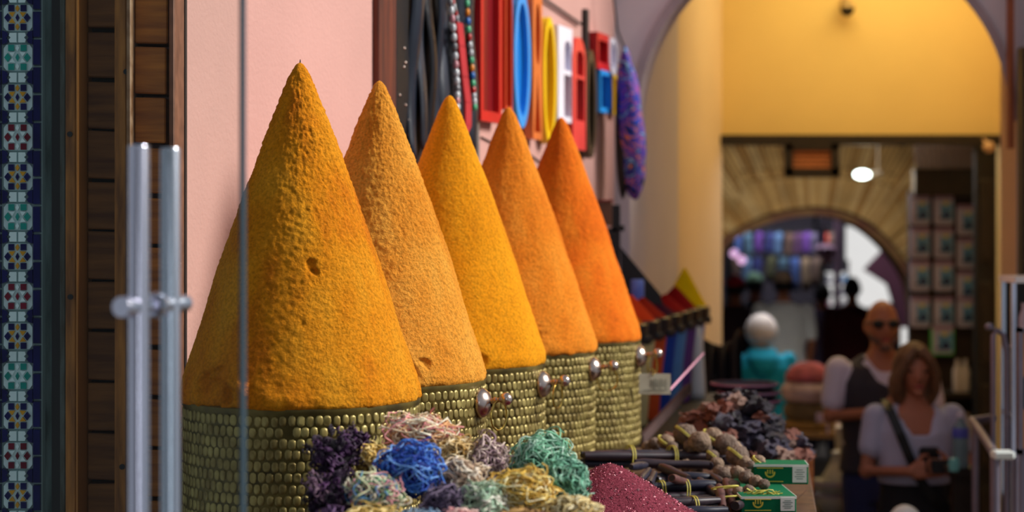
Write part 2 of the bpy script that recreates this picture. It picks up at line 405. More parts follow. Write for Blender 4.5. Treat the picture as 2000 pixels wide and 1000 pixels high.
def tile(pts, m_, d=.012):
    k = MB(); yy = WY-.006-d+R.uniform(-.0008, .0008)
    cx = sum(p[0] for p in pts)/len(pts); cy = sum(p[1] for p in pts)/len(pts)
    lo = [Vector((X4(px), WY-.005, Z4(py))) for px, py in pts]
    hi = [Vector((X4(cx+(px-cx)*.93), yy, Z4(cy+(py-cy)*.93))) for px, py in pts]; n = len(pts)
    k.add(lo+hi, [tuple(range(n, 2*n))]+[(i, (i+1) % n, n+(i+1) % n, n+i) for i in range(n)])
    return link('tile', k, m_, tl)
def rot(px, py, cx, pts): return [(cx+px+a, py+b) for a, b in pts]
for i in range(-1, 14):
    cy = 36+i*77.5; col = [M_nv, M_gn, M_nv, M_mr][i % 4]; kite = [M_yl, M_wt, M_yl, M_wt][i % 4]
    for c0 in (38, -44):
        # white octagon ground behind
        tile([(c0-24, cy-27), (c0+24, cy-27), (c0+30, cy-19), (c0+30, cy+19), (c0+24, cy+27), (c0-24, cy+27), (c0-30, cy+19), (c0-30, cy-19)], M_wt, .006)
        for sx in (-1, 1):
            tile([(c0+sx*12-6, cy-25), (c0+sx*12+6, cy-25), (c0+sx*12+6, cy-12), (c0+sx*12-6, cy-12)], col)
            tile([(c0+sx*12-6, cy+12), (c0+sx*12+6, cy+12), (c0+sx*12+6, cy+25), (c0+sx*12-6, cy+25)], col)
            tile([(c0+sx*26, cy), (c0+sx*19, cy-9), (c0+sx*12, cy), (c0+sx*19, cy+9)], col)
            tile([(c0+sx*4, cy-11), (c0+sx*17, cy-10), (c0+sx*10, cy-1)], kite)
            tile([(c0+sx*4, cy+11), (c0+sx*17, cy+10), (c0+sx*10, cy+1)], kite)
            # connector between medallions
            tile([(c0+sx*30, cy+24), (c0+sx*30, cy+53), (c0+sx*21, cy+50), (c0+sx*18, cy+44), (c0+sx*22, cy+39), (c0+sx*18, cy+33), (c0+sx*21, cy+27)], M_nv)
            tile([(c0+sx*1, cy+29), (c0+sx*15, cy+29), (c0+sx*17, cy+35), (c0+sx*13, cy+39), (c0+sx*17, cy+43), (c0+sx*15, cy+49), (c0+sx*1, cy+49)], M_wt)
        tile([(c0, cy-8), (c0+4, cy), (c0, cy+8), (c0-4, cy)], col)
        tile([(c0, cy-25), (c0+4, cy-18), (c0, cy-11), (c0-4, cy-18)], kite)
        tile([(c0, cy+25), (c0+4, cy+18), (c0, cy+11), (c0-4, cy+18)], kite)
for i in range(-2, 22):
    y0 = 23+i*54.2
    tile([(68.5, y0), (82.5, y0), (82.5, y0+52), (68.5, y0+52)], M_nv)
    tile([(-12, y0), (5.5, y0), (5.5, y0+52), (-12, y0+52)], M_nv)

# glass door with pull handle
gn = Vector((.318, .948, 0)); gu = Vector((.948, -.318, 0)); gc = P(302, 595, 2.5)
gd = thing('glass_door', 'clear glass shop door with a tubular steel pull handle', 'door', (gc.x, gc.y, 0))
mb = MB(); mb.obox(gc+gu*(.130-.5)+Vector((0, 0, .1-gc.z+1.4)), gu*.5, gn*.005, (0, 0, 1.35)); link('pane', mb, GLASS, gd)
mb = MB(); mb.obox(gc+gu*.1325+Vector((0, 0, 1.5-gc.z)), gu*.0022, gn*.0052, (0, 0, 1.35)); link('pane_edge', mb, mat('ground glass edge', (52, 70, 80), .25, var=.2, scale=3), gd)
for px, Y, zt, r in ((271, 2.455, 1.8515, .0143), (333, 2.545, 1.8515, .0138)):
    b = P(px, 300, Y); mb = MB(); mb.lathe([(r*.2, 0), (r, 0), (r, .9+.0), (r*.93, .903), (.0, .903)], (b.x, b.y, zt-.9), 28, close=False)
    link('handle_tube', mb, M_steel, gd, True)
a, b = P(236, 600, 2.42), P(364, 592, 2.58)
mb = MB(); dl = (b-a); L = dl.length
mb.lathe([(.0, 0), (.0135, .0), (.0145, .004), (.0145, L*.22), (.010, L*.24), (.010, L*.80), (.0115, L*.82), (.0115, L*.985), (.009, L), (0, L)], a, 24, 0, axis=dl, close=False)
link('bolt', mb, M_steel, gd, True)
mb = MB(); mb.lathe([(0, -.012), (.015, -.012), (.0165, -.009), (.0185, .0), (.0165, .009), (.015, .012), (0, .012)], a+dl*.5, 24, 0, axis=dl, close=False); link('bolt_collar', mb, M_steel, gd, True)

# ------------------------------------------------------------------ counters
M_cw = mat('counter wood', (92, 58, 34), .6, rgb2=(60, 36, 22), scale=8, stretch=(1, 5, 5), bump=.001)
CZ = 1.055
ct = thing('market_counter', 'long wooden market counter under drums and goods along the pink wall', 'counter', Wp(.8, .7, 0))
def s_front(e): return (.70+.138*(3.983-.3021*e-4.3)+.771-.9533*e)/(.3021-.138*.9533)
for k in range(9):
    e0 = .02+k*.15; s0 = -.25 if e0 < .3 else -.95; ec = e0+.072
    sa = min(2.42 if ec < .5 else (5.74-3.983+.3021*ec)/.9533, s_front(e0)); sb = min(2.42 if ec < .5 else (5.74-3.983+.3021*ec)/.9533, s_front(e0+.147))
    mb = MB(); mb.prism([Wp(s0, e0, CZ-.04), Wp(sa, e0, CZ-.04), Wp(sb, e0+.147, CZ-.04), Wp(s0, e0+.147, CZ-.04)], (0, 0, .04)); link('plank', mb, M_cw, ct)
fa, fb_ = Vector((.70+.138*(3.3-4.3), 3.3, 0)), Vector((.70+.138*1.44, 5.74, 0))
mb = MB(); fd = (fb_-fa).normalized(); mb.obox((fa+fb_)/2+Vector((.012, 0, CZ-.12)), (fb_-fa)/2, Vector((.01, 0, 0)), (0, 0, .08), 0, .003); link('apron', mb, M_cw, ct)
for s_, e_ in ((-.85, 1.2), (.3, 1.2), (1.9, .95), (-.2, .08), (2.3, .08)):
    mb = MB(); mb.obox(Wp(s_, e_, (CZ-.04)/2), DV*.035, NV*.035, (0, 0, (CZ-.04)/2), 0, .004); link('leg', mb, M_cw, ct)
bn = thing('low_bench', 'dark low bench under the row of coloured spice sacks', 'bench', (.6, 7.3, 0))
mb = MB(); mb.prism([(.20, 6.50, .95), (.68, 6.50, .95), (1.02, 8.38, .95), (.68, 8.38, .95), (.52, 7.77, .95), (.505, 7.68, .95)], (0, 0, .03)); link('bench_top', mb, M_dark, bn)
for x, yy in ((.3, 6.6), (.62, 6.6), (.74, 8.25), (.95, 8.25)):
    mb = MB(); z0 = floor_z(yy); mb.box(x-.03, x+.03, yy-.03, yy+.03, z0, .95); link('leg', mb, M_dark, bn)

# ------------------------------------------------------------------ brass drums
DR = .245; DH = .33
def make_relief(r, h, seed):
    rr = random.Random(seed); mb = MB(); rows = 14; n = 88; rh = (h-.012)/rows
    for i in range(rows):
        zc = .006+rh*(i+.5)
        for k in range(n):
            an = 2*PI*(k+.5*(i % 2)+rr.uniform(-.08, .08))/n
            if rr.random() < .015: continue
            hw = .0083*rr.uniform(.88, 1.03); hh = rh*.5*rr.uniform(.9, 1.0); zz = zc+rr.uniform(-.0012, .0012)
            dep = .0028*rr.uniform(.6, 1.15); tx, tz = rr.uniform(-.12, .12), rr.uniform(-.12, .12)
            ca, sa = math.cos(an), math.sin(an); vs = []
            dent = rr.random() < .22
            for ring, (q_, d_) in enumerate(((1, -.001), (.88, .75), (.5, 1.0 if not dent else .45))):
                for j in range(9):
                    b_ = 2*PI*j/9; cu = math.cos(b_); su = math.sin(b_)
                    u_ = hw*q_*math.copysign(abs(cu)**.8, cu); v_ = hh*q_*math.copysign(abs(su)**.8, su)
                    d = r + (d_*dep if ring else .0004) + (tx*u_+tz*v_)*(1 if ring else 0)
                    vs.append((d*ca-u_*sa, d*sa+u_*ca, zz+v_))
            fs = [(a_*9+j, a_*9+(j+1) % 9, (a_+1)*9+(j+1) % 9, (a_+1)*9+j) for a_ in range(2) for j in range(9)]
            fs.append(tuple(18+j for j in range(9)))
            mb.add(vs, fs)
    return mb
drums = [(586, 3.86), (741, 4.345), (878, 4.84), (993, 5.34), (1096, 5.84)]
dr_lab = ['nearest hammered brass drum, under the tallest-looking amber cone', 'second hammered brass drum from the left, with a silver ring knob', 'third hammered brass drum, middle of the row of five', 'fourth hammered brass drum from the left, with a silver ring knob', 'farthest hammered brass drum, beside the price card']
base = None
HZ = 1.335-CZ
for i, (px, Y) in enumerate(drums):
    X = (px-1000)*Y/F+.004; loc = Vector((X, Y, CZ))
    if i == 0:
        d0 = thing('brass_drum', dr_lab[0], 'drum', loc, 'hammered brass drums in a row')
        mb = MB(); mb.lathe([(.05, .0), (DR-.004, 0), (DR, .004), (DR, DH-.012), (DR+.003, DH-.008), (DR+.003, DH), (DR-.01, DH+.001), (.05, DH)], loc, 96); link('shell', mb, M_brassd, d0, True)
        mb = make_relief(DR, DH-.006, 3); mb.v = [(x+loc.x, y_+loc.y, z+loc.z) for x, y_, z in mb.v]
        rl = link('hammered_scales', mb, M_brass, d0, 'all', fix=False); rl['kind'] = 'stuff'
        base = d0
    else:
        d = dup(d0, loc, dr_lab[i], rz=0)
        if i > 1:
            for ch in d.children: pass
        for ch in d.children: ch.rotation_euler = (0, 0, i*1.3)
        WL[d.as_pointer()] = loc
        hb = loc+NV*(DR-.002)+Vector((0, 0, HZ)); up = Vector((0, 0, 1))
        mb = MB(); mb.lathe([(.0, -.004), (.034, 0), (.0355, .006), (.033, .014), (.026, .023), (.014, .029), (.009, .031)], hb, 28, 0, axis=NV, close=False)
        bs = link('boss', mb, M_silver, d, 'all')
        mb = MB(); mb.lathe([(.009, .026), (.006, .036), (.009, .040), (.0055, .046), (.006, .052), (.0125, .058), (.0155, .066), (.0135, .075), (.007, .081), (0, .082)], hb, 24, 0, axis=(NV+up*.16), close=False)
        link('knob', mb, M_silver, d, 'all')
        mb = MB(); rr_ = .034; tilt = [0, .35, .15, 1.25, .3][i]; tdir = (DV*math.cos(tilt)+NV*math.sin(tilt)); cc = hb+NV*.049+up*.006-up*rr_*1.0
        mb.tube([cc+tdir*(rr_*.86*math.cos(2*PI*k/28))+up*(rr_*math.sin(2*PI*k/28)) for k in range(28)], .0023, 8, closed=True)
        link('ring', mb, M_gold, d, True)

# ------------------------------------------------------------------ spice cones
def spice_mat(name, c1, c2, c3, grain, gsc):
    m = bpy.data.materials.new(name); m.use_nodes = True; nt = m.node_tree; b = nt.nodes['Principled BSDF']
    b.inputs['Roughness'].default_value = .95; b.inputs['Specular IOR Level'].default_value = .15
    tc = nt.nodes.new('ShaderNodeTexCoord')
    n = nt.nodes.new('ShaderNodeTexNoise'); n.inputs['Scale'].default_value = 7; n.inputs['Detail'].default_value = 6
    mp = nt.nodes.new('ShaderNodeMapping'); mp.inputs['Scale'].default_value = (1.6, 1.6, .6); nt.links.new(tc.outputs['Object'], mp.inputs[0]); nt.links.new(mp.outputs[0], n.inputs['Vector'])
    cr = nt.nodes.new('ShaderNodeValToRGB'); es = cr.color_ramp.elements
    es[0].position = .33; es[0].color = (*lin(c1), 1); es[1].position = .68; es[1].color = (*lin(c3), 1); e = es.new(.5); e.color = (*lin(c2), 1)
    nt.links.new(n.outputs['Fac'], cr.inputs[0])
    g = nt.nodes.new('ShaderNodeTexNoise'); g.inputs['Scale'].default_value = gsc; g.inputs['Detail'].default_value = 6; g.inputs['Roughness'].default_value = .62
    nt.links.new(tc.outputs['Object'], g.inputs['Vector'])
    mr = nt.nodes.new('ShaderNodeMapRange'); mr.inputs['From Min'].default_value = .3; mr.inputs['From Max'].default_value = .6; mr.inputs['To Min'].default_value = .62; mr.inputs['To Max'].default_value = 1.08
    nt.links.new(g.outputs['Fac'], mr.inputs['Value'])
    mx = nt.nodes.new('ShaderNodeVectorMath'); mx.operation = 'SCALE'
    nt.links.new(cr.outputs[0], mx.inputs[0]); nt.links.new(mr.outputs[0], mx.inputs['Scale']); nt.links.new(mx.outputs[0], b.inputs['Base Color'])
    bp = nt.nodes.new('ShaderNodeBump'); bp.inputs['Distance'].default_value = grain; bp.inputs['Strength'].default_value = 1
    nt.links.new(g.outputs['Fac'], bp.inputs['Height']); nt.links.new(bp.outputs[0], b.inputs['Normal']); return m
PROF = [(0, 0), (.006, .030), (.02, .060), (.05, .100), (.12, .178), (.315, .385), (.5, .572), (.75, .80), (.93, .965), (.97, .997), (.99, 1.0), (1.0, .985)]
def prof(t):
    for (a, ra), (b, rb) in zip(PROF, PROF[1:]):
        if t <= b: return ra+(rb-ra)*(t-a)/(b-a)
    return PROF[-1][1]
H0 = 2.088-(CZ+DH+.012)
cone_spec = [
 (.251, (206, 112, 14), (222, 138, 18), (228, 152, 30), .0075, 150, .0019, 'nearest spice cone, coarse amber yellow, with a tiny pit halfway up'),
 (.251, (212, 128, 30), (226, 148, 48), (232, 162, 62), .0070, 150, .0018, 'second spice cone, pale apricot with a coarse brown top'),
 (.252, (208, 128, 8), (222, 142, 10), (226, 150, 18), .004, 150, .0012, 'third spice cone, smooth golden yellow, middle of the row'),
 (.256, (204, 106, 16), (220, 126, 28), (224, 138, 40), .004, 150, .0012, 'fourth spice cone, orange brown, with a crack near its foot'),
 (.251, (206, 92, 12), (224, 110, 18), (228, 128, 30), .004, 150, .0012, 'fifth and farthest spice cone, deep orange')]
scars = {0: [(-1.32, .60, .012, .010), (-1.27, .62, .009, .010), (-2.28, .965, .05, .018), (-2.05, .972, .03, .02), (-1.95, .95, .02, -.012)],
         1: [(-1.42, .93, .03, .010), (-1.25, .955, .035, .007), (-1.05, .93, .014, .008)], 2: [(-1.42, .92, .035, .007), (-1.35, .965, .035, .014), (-1.22, .97, .02, .012)],
         3: [(-1.50, .93, .05, .010), (-1.30, .935, .04, .009), (-1.6, .97, .04, .014)], 4: [(-1.6, .93, .05, .012), (-1.35, .95, .035, .010)]}
for i, (px, Y) in enumerate(drums):
    rad, c1, c2, c3, grain, gsc, disp, lab = cone_spec[i]
    X = (px-1000)*Y/F; z0 = CZ+DH+.001; Ht = 2.088-z0
    nr, nt_ = (210, 330) if i < 2 else (150, 240)
    mb = MB(); vs = []; off = Vector((i*7.3, 0, 0))
    for a in range(nr+1):
        t = (a/nr)**1.0; r0 = prof(t)*rad; z = Ht*(1-t)
        for k in range(nt_):
            an = 2*PI*k/nt_; ca, sa = math.cos(an), math.sin(an); p = Vector((r0*ca, r0*sa, z))
            d = 0
            if a:
                d = disp*noise.noise(p*95+off)+disp*.8*noise.noise(p*190+off)+(.004*noise.noise(p*9+off)+.0015*noise.noise(Vector((ca*3, sa*3, z*1.5+i))))*min(1, r0/.06)
                if i < 2: d *= .55+.9*max(0, .8-t*.75)+.2
                if t > .9: d += .006*noise.noise(p*24+off)*(t-.9)/.1
            dz = 0
            if t > .985: dz = .005*noise.noise(Vector((an*7, i, 2)))-.002
            for (sa_, st, sr, sd) in scars[i]:
                da = (an-(sa_ % (2*PI))+PI) % (2*PI)-PI
                q_ = math.hypot(da*r0, (t-st)*Ht)/sr
                if q_ < 1.6:
                    e_ = noise.noise(p*60)*.5; qq = q_+e_
                    if qq < 1: d -= sd*(1-qq**3)
            rr2 = r0+d*(1 if r0 > .02 else r0/.02)
            vs.append((rr2*ca+X, rr2*sa+Y, z+z0+dz))
    fs = [(a*nt_+k, (a+1)*nt_+k, (a+1)*nt_+(k+1) % nt_, a*nt_+(k+1) % nt_) for a in range(nr) for k in range(nt_)]
    fs.append(tuple(nr*nt_+k for k in range(nt_))[::-1])
    mb.add(vs, fs)
    cn = solo('spice_cone', mb, spice_mat('spice %d' % i, c1, c2, c3, grain, gsc), lab, 'spice cone', (X, Y, z0), 'tall spice cones', 'all', fix=False)
    if i in (0, 2, 3):
        mb = MB(); mb.tube([(X, Y, 2.085), (X+.0005, Y, 2.094)], [.0016, .0009], 6); link('tip_stub', mb, M_black, cn)

# ------------------------------------------------------------------ things hung on the pink wall
def outline(kind, x0, x1, n=28):    # unit shapes in (u 0..1, v 0..1)
    if kind == 'rect': return [(0, 0), (1, 0), (1, 1), (0, 1)]
    if kind == 'oval': return [(.5+.5*math.cos(2*PI*k/n), .5+.5*math.sin(2*PI*k/n)) for k in range(n)]
    if kind == 'arch': return [(0, 0), (1, 0)]+[(.5+.5*math.cos(PI*k/14), .78+.22*math.sin(PI*k/14)) for k in range(15)]
    if kind == 'vee': return [(.0, .0), (1, 0), (.5, 1)]
def hang(name, label, px0, px1, py0, py1, kind, mframe, mback, depth=.03, holes=None, rim=.12, e0=.008, group='painted frames and trays hung on the pink wall', cat='frame'):
    pc = (px0+px1)/2; ef = e0+depth
    s0, s1 = ws(px0+depth*F*.9/6.5*.25, ef), ws(px1, ef)
    if s1 < s0+.03: s1 = s0+.03
    z1, z0 = wz(pc, py0, ef), wz(pc, py1, ef)
    root = thing(name, label, cat, Wp((s0+s1)/2, 0, z0), group)
    def pt(u, v, e): return Wp(s0+(s1-s0)*u, e, z0+(z1-z0)*v)
    ol = outline(kind, 0, 1)
    if holes is None:
        rv = rim*(s1-s0)/(z1-z0)*1.3
        holes = [(kind, rim, 1-rim, rv, 1-rv)]
    mb = MB(); n = len(ol)
    # body side walls and back
    fr = [pt(u, v, ef) for u, v in ol]; bk = [pt(u, v, e0) for u, v in ol]
    mb.add(fr+bk, [(i, (i+1) % n, n+(i+1) % n, n+i) for i in range(n)]+[tuple(range(n, 2*n))])
    # front: bridge with holes through bmesh triangulation
    bm = bmesh.new(); edges = []
    def loop(ps, e):
        vv = [bm.verts.new(pt(u, v, e)) for u, v in ps]; 
        for a_, b_ in zip(vv, vv[1:]+vv[:1]): edges.append(bm.edges.new((a_, b_)))
    loop(ol, ef); hs = []
    for (k2, u0, u1, v0, v1) in holes:
        h = [(u0+(u1-u0)*u, v0+(v1-v0)*v) for u, v in outline(k2, 0, 1)]; hs.append(h); loop(h, ef)
    bmesh.ops.triangle_fill(bm, use_beauty=True, edges=edges)
    bm.verts.index_update(); mb.add([v.co.copy() for v in bm.verts], [tuple(v.index for v in f.verts) for f in bm.faces]); bm.free()
    for h in hs:
        m2 = len(h); mb.add([pt(u, v, ef) for u, v in h]+[pt(u, v, e0+.004) for u, v in h], [(i, (i+1) % m2, m2+(i+1) % m2, m2+i) for i in range(m2)])
    link('frame_body', mb, mframe, root, fix=False)
    for h in hs:
        mb = MB(); mb.prism([pt(u, v, e0+.004) for u, v in h], NV*.003); link('back_panel', mb, mback if not isinstance(mback, list) else mback[hs.index(h)], root)
    return root
def col(n_, c, r=.35): return mat(n_, c, r, var=.08, scale=6)
cR, cR2, cRd = col('red lacquer', (196, 24, 30)), col('vermilion lacquer', (206, 66, 36)), col('dark red lacquer', (120, 8, 18))
cB, cB2 = col('sky blue lacquer', (40, 150, 232)), col('mid blue lacquer', (18, 120, 205))
cO, cO2 = col('orange lacquer', (216, 112, 52)), col('burnt orange lacquer', (170, 66, 24))
cY, cY2 = col('yellow lacquer', (240, 196, 8)), col('ochre lacquer', (196, 142, 12))
cW, cW2 = col('white lacquer', (232, 230, 244)), col('grey lilac lacquer', (170, 160, 186))
cC = col('coral lacquer', (222, 62, 60)); cK = col('black lacquer', (20, 18, 22)); cBr = col('olive brown lacquer', (72, 58, 36))
hang('rectangular_tray', 'deep red rectangular tray hung left of the blue oval', 936, 980, -70, 238, 'rect', cR, cRd, .028, cat='tray')
hang('narrow_frame', 'narrow vermilion frame touching the left edge of the blue oval', 984, 1001, -70, 214, 'rect', cR2, cRd, .03)
hang('oval_tray', 'sky blue oval tray hung on the pink wall', 1001, 1037, -18, 250, 'oval', cB, cB2, .03, rim=.16, cat='tray')
hang('double_frame', 'orange frame with an oval above a pointed opening', 1037, 1059, -8, 272, 'rect', cO, cO2, .035, holes=[('oval', .25, .8, .52, .95), ('vee', .15, .85, .05, .46)])
hang('oval_tray', 'yellow oval tray hung between orange and white frames', 1058, 1087, 32, 281, 'oval', cY, cY2, .032, rim=.16, cat='tray')
hang('arched_frame', 'white frame with a small arched opening', 1086, 1118, 52, 238, 'rect', cW, [cW2, cRd], .035, holes=[('arch', .45, .92, .55, .86), ('rect', .42, .92, .06, .50)])
hang('arched_frame', 'coral red frame with an arched opening over a black square', 1114, 1144, 72, 292, 'arch', cC, [cRd, cK], .04, holes=[('arch', .30, .85, .66, .88), ('rect', .28, .9, .26, .63)])
hang('oval_tray', 'black oval tray below the small dark red box frame', 1141, 1166, 97, 309, 'oval', cBr, cK, .035, rim=.2, cat='tray')
hang('box_frame', 'small dark red box frame with an empty recess', 1162, 1190, 65, 136, 'rect', cR, cRd, .04)
hang('box_frame', 'small blue box hung under the dark red box frame', 1168, 1196, 138, 220, 'rect', cB, cB2, .04, rim=.08)
hang('oval_tray', 'small white oval tray beside the dark red box frame', 1189, 1206, 74, 146, 'oval', cW, cW2, .02, cat='tray')
hang('box_frame', 'small yellow box frame beside the small blue box', 1196, 1209, 147, 224, 'rect', cY, cY2, .02)
# wooden board, studded black strip, black backboard
def slab(name, label, cat, px0, px1, py0, py1, e0, e1, m_, group=None, par=None):
    s0, s1 = ws(px0, e1), ws(px1, e1); pc = (px0+px1)/2; z1, z0 = wz(pc, py0, e1), wz(pc, py1, e1)
    mb = MB(); mb.obox(Wp((s0+s1)/2, (e0+e1)/2, (z0+z1)/2), DV*((s1-s0)/2), NV*((e1-e0)/2), (0, 0, (z1-z0)/2), 0, .002)
    if par: return link(name, mb, m_, par)
    return solo(name, mb, m_, label, cat, Wp((s0+s1)/2, 0, z0), group)
slab('wooden_board', 'red-brown wooden board on the pink wall behind the second cone', 'board', 741, 774, -90, 300, .0, .02, mat('red brown board', (112, 48, 22), .55, rgb2=(60, 24, 12), scale=6, stretch=(5, 5, .5)))
st = slab('studded_strip', 'black leather strip with small pale studs', 'strap', 775, 799, -90, 318, .0, .022, mat('black leather', (18, 15, 16), .45, var=.2))
for px, py in ((790, 94), (792, 122), (789, 131), (781, 186), (792, 205), (797, 234), (796, 262), (798, 300)):
    k = MB(); c = Wp(ws(px, .023), .023, wz(px, py, .023)); k.lathe([(0, .004), (.004, .002), (.005, 0)], c, 8, axis=NV, close=False); link('stud', k, M_silver, st)
bb = slab('backboard', 'large black backboard carrying hanging leather and beads', 'board', 799, 932, -90, 322, .002, .014, M_black)
slab('edge_strip', None, None, 932.5, 937, -90, 322, .0, .022, mat('pale metal edge', (150, 150, 150), .3, .6), par=bb)
M_lea = [mat('blue black leather', (30, 36, 48), .28, var=.3, scale=9, stretch=(3, 3, .5), bump=.004, bscale=8), mat('slate leather', (52, 58, 70), .32, rgb2=(20, 22, 28), scale=9, stretch=(4, 4, .5), bump=.004, bscale=8), mat('black soft leather', (18, 18, 22), .3, var=.2, bump=.004, bscale=8)]
lb = ['dark leather belt, leftmost on the black backboard', 'second dark leather belt from the left on the backboard', 'third dark leather belt from the left on the backboard', 'fourth dark leather belt from the left on the backboard', 'fifth dark leather belt on the backboard, left of the beads', 'dark leather belt hanging behind the clear beads', 'dark leather belt between the two bead strings', 'dark leather belt at the right edge of the backboard']
for i, (pa, pb, yb) in enumerate(((802, 817, 312), (817, 834, 300), (834, 850, 316), (850, 863, 296), (862, 876, 312), (877, 893, 300), (894, 910, 312), (916, 930, 290))):
    s0, s1 = ws(pa, .03), ws(pb, .03); sc, hw = (s0+s1)/2, (s1-s0)/2*1.05; z1, z0 = wz(pa, -100, .03), wz(pa, yb, .03)
    n = 26; vs = []; fs = []
    for a in range(n+1):
        t = a/n; z = z1+(z0-z1)*t; wv = .012*math.sin(t*5+i*1.7)+.006*math.sin(t*11+i); ee = .030+.009*math.sin(t*7+i*2.1); tw = .5*math.sin(t*4+i*1.3)
        wid = hw*(1 if t < .92 else math.sqrt(max(0.02, 1-((t-.92)/.08)**2)))
        for u, de in ((-1, -.001), (-.5, .006), (0, .009), (.5, .006), (1, -.001)):
            vs.append(Wp(sc+wv+wid*u, ee+de+tw*u*.012, z))
        for u in (1, -1): vs.append(Wp(sc+wv+wid*u, ee-.005+tw*u*.012, z))
    for a in range(n):
        for k in range(7): fs.append((a*7+k, a*7+(k+1) % 7, (a+1)*7+(k+1) % 7, (a+1)*7+k))
    fs += [tuple(range(7)), tuple(n*7+k for k in range(7))]
    mb = MB(); mb.add(vs, fs); solo('leather_belt', mb, M_lea[i % 3], lb[i], 'belt', Wp(sc, .03, z0), 'leather belts hung on the backboard', 'all')
def necklace(label, path, e, bead_cols, r, n):
    pts = [(a, b) for a, b in path]; root = thing('bead_necklace', label, 'necklace', Wp(ws(pts[0][0], e), e, wz(*pts[-1], e)), 'bead necklaces')
    seg = []
    for t in range(n+1):
        f = t/n*(len(pts)-1); k = min(len(pts)-2, int(f)); f -= k
        seg.append((pts[k][0]*(1-f)+pts[k+1][0]*f, pts[k][1]*(1-f)+pts[k+1][1]*f))
    W3 = [Wp(ws(x, e), e, wz(x, y_, e)) for x, y_ in seg]
    mb = MB(); mb.tube(W3, .0035, 6); link('cord', mb, mat('maroon cord', (80, 20, 24), .8), root)
    for k in range(n):
        c = (W3[k]+W3[k+1])/2; m_ = bead_cols[k % len(bead_cols)]
        mb = MB(); mb.ell(c, (r, r, r*1.5), 10, 7); link('bead', mb, m_, root, 'all')
b_cl = mat('clear white bead', (205, 210, 215), .08, var=.1); b_pk = mat('pink bead', (200, 140, 150), .15); b_gy = mat('grey bead', (120, 120, 125), .2); b_gn = mat('green bead', (90, 190, 140), .15); b_or = mat('orange bead', (230, 140, 40), .2); b_bl = mat('blue bead', (40, 110, 190), .15); b_rd = mat('red bead', (190, 40, 40), .2)
necklace('clear and grey bead string curving down the backboard', [(876, -20), (884, 40), (889, 110), (893, 170), (893, 215)], .055, [b_cl, b_gy, b_cl, b_pk, b_cl], .0095, 15)
necklace('multicoloured bead string nearest the right edge of the backboard', [(911, -20), (914, 50), (920, 110), (924, 170), (927, 214)], .05, [b_cl, b_gn, b_or, b_bl, b_gn, b_rd, b_cl], .0085, 16)
necklace('small dark bead string looped at the top of the backboard', [(884, 0), (894, 40), (899, 110), (903, 165)], .05, [b_rd, b_cl, b_gy], .006, 16)
mb = MB(); pts = [(896, 45), (901, 90), (907, 150), (913, 200), (913, 245), (905, 264)]
W3 = [Wp(ws(x, .06), .06, wz(x, y_, .06)) for x, y_ in pts]
for a, b in zip(W3, W3[1:]): mb.obox((a+b)/2, (b-a)*.52, DV*.028, NV*.004)
solo('red_strap', mb, mat('red cloth strap', (176, 24, 34), .7), 'red cloth strap hanging beside the beads', 'strap', W3[-1])
# fabric bag
mb = MB(); zt, zbm = wz(1215, 88, .06), wz(1215, 390, .06); cc = P(1231, 240, 7.55)
hh = (zt-zbm)/2*.98
def bagf(p):
    d = p-cc; t = d.z/hh
    return cc+Vector((d.x*(1-.22*t)+.02*(-t)+.010*noise.noise(p*14), d.y*(1+.05*noise.noise(p*20)), d.z))
mb.ell(cc, (.054, .075, hh), 24, 24, fn=bagf)
bag = tag(link('fabric_bag', mb, pattern_mat(), None, 'all', (cc.x, cc.y, cc.z-hh)), 'long blue patterned fabric bag hanging at the end of the pink wall', 'bag')
mb = MB(); mb.tube([cc+Vector((-.022, .0, hh*.96)), P(1206, 60, 7.5), P(1199, 0, 7.45), P(1198, -60, 7.45)], .004, 6); link('strap', mb, M_black, bag)
mb = MB(); mb.ell(cc+Vector((-.030, .01, -.02)), (.032, .06, hh*.93), 14, 14); link('lining', mb, M_black, bag, 'all')
# rail and small fittings on wall
slab('wall_rail', 'thin dark rail on the pink wall above the painted frames', 'rail', 1062, 1135, 4, 12, .0, .02, M_dark) if False else None
mb = MB(); a, b = Wp(ws(1052, .012), .012, wz(1052, -10, .012)), Wp(ws(1134, .012), .012, wz(1134, 47, .012)); mb.tube([a, b], .006, 6)
solo('wall_rail', mb, M_dark, 'thin dark sloping rail on the pink wall above the painted frames', 'rail', b)
slab('hook_strip', 'short dark wooden strip on the wall between coral and dark red frames', 'hook', 1146, 1151, 18, 98, .0, .02, M_dark)
for (a, b, lab) in (((938, 268), (1000, 300), 'dark cable along the pink wall under the red tray'), ((1030, 300), (1060, 322), 'short dark cable between the fourth and fifth cones')):
    mb = MB(); mb.tube([Wp(ws(a[0]), .004, wz(*a)), Wp(ws(b[0]), .004, wz(*b))], .003, 6); solo('wall_cable', mb, M_dark, lab, 'cable', Wp(ws(a[0]), .004, wz(*a)))
mb = MB(); c = P(355, 831, 4.0); mb.lathe([(0, -.012), (.006, -.010), (.007, 0), (.004, .004), (.004, .02)], (c.x, c.y+.0, c.z), 12, axis=(-.2, 1, 0), close=False)
solo('wall_screw', mb, M_silver, 'small metal screw head low on the pink wall', 'screw', c, smooth=True)
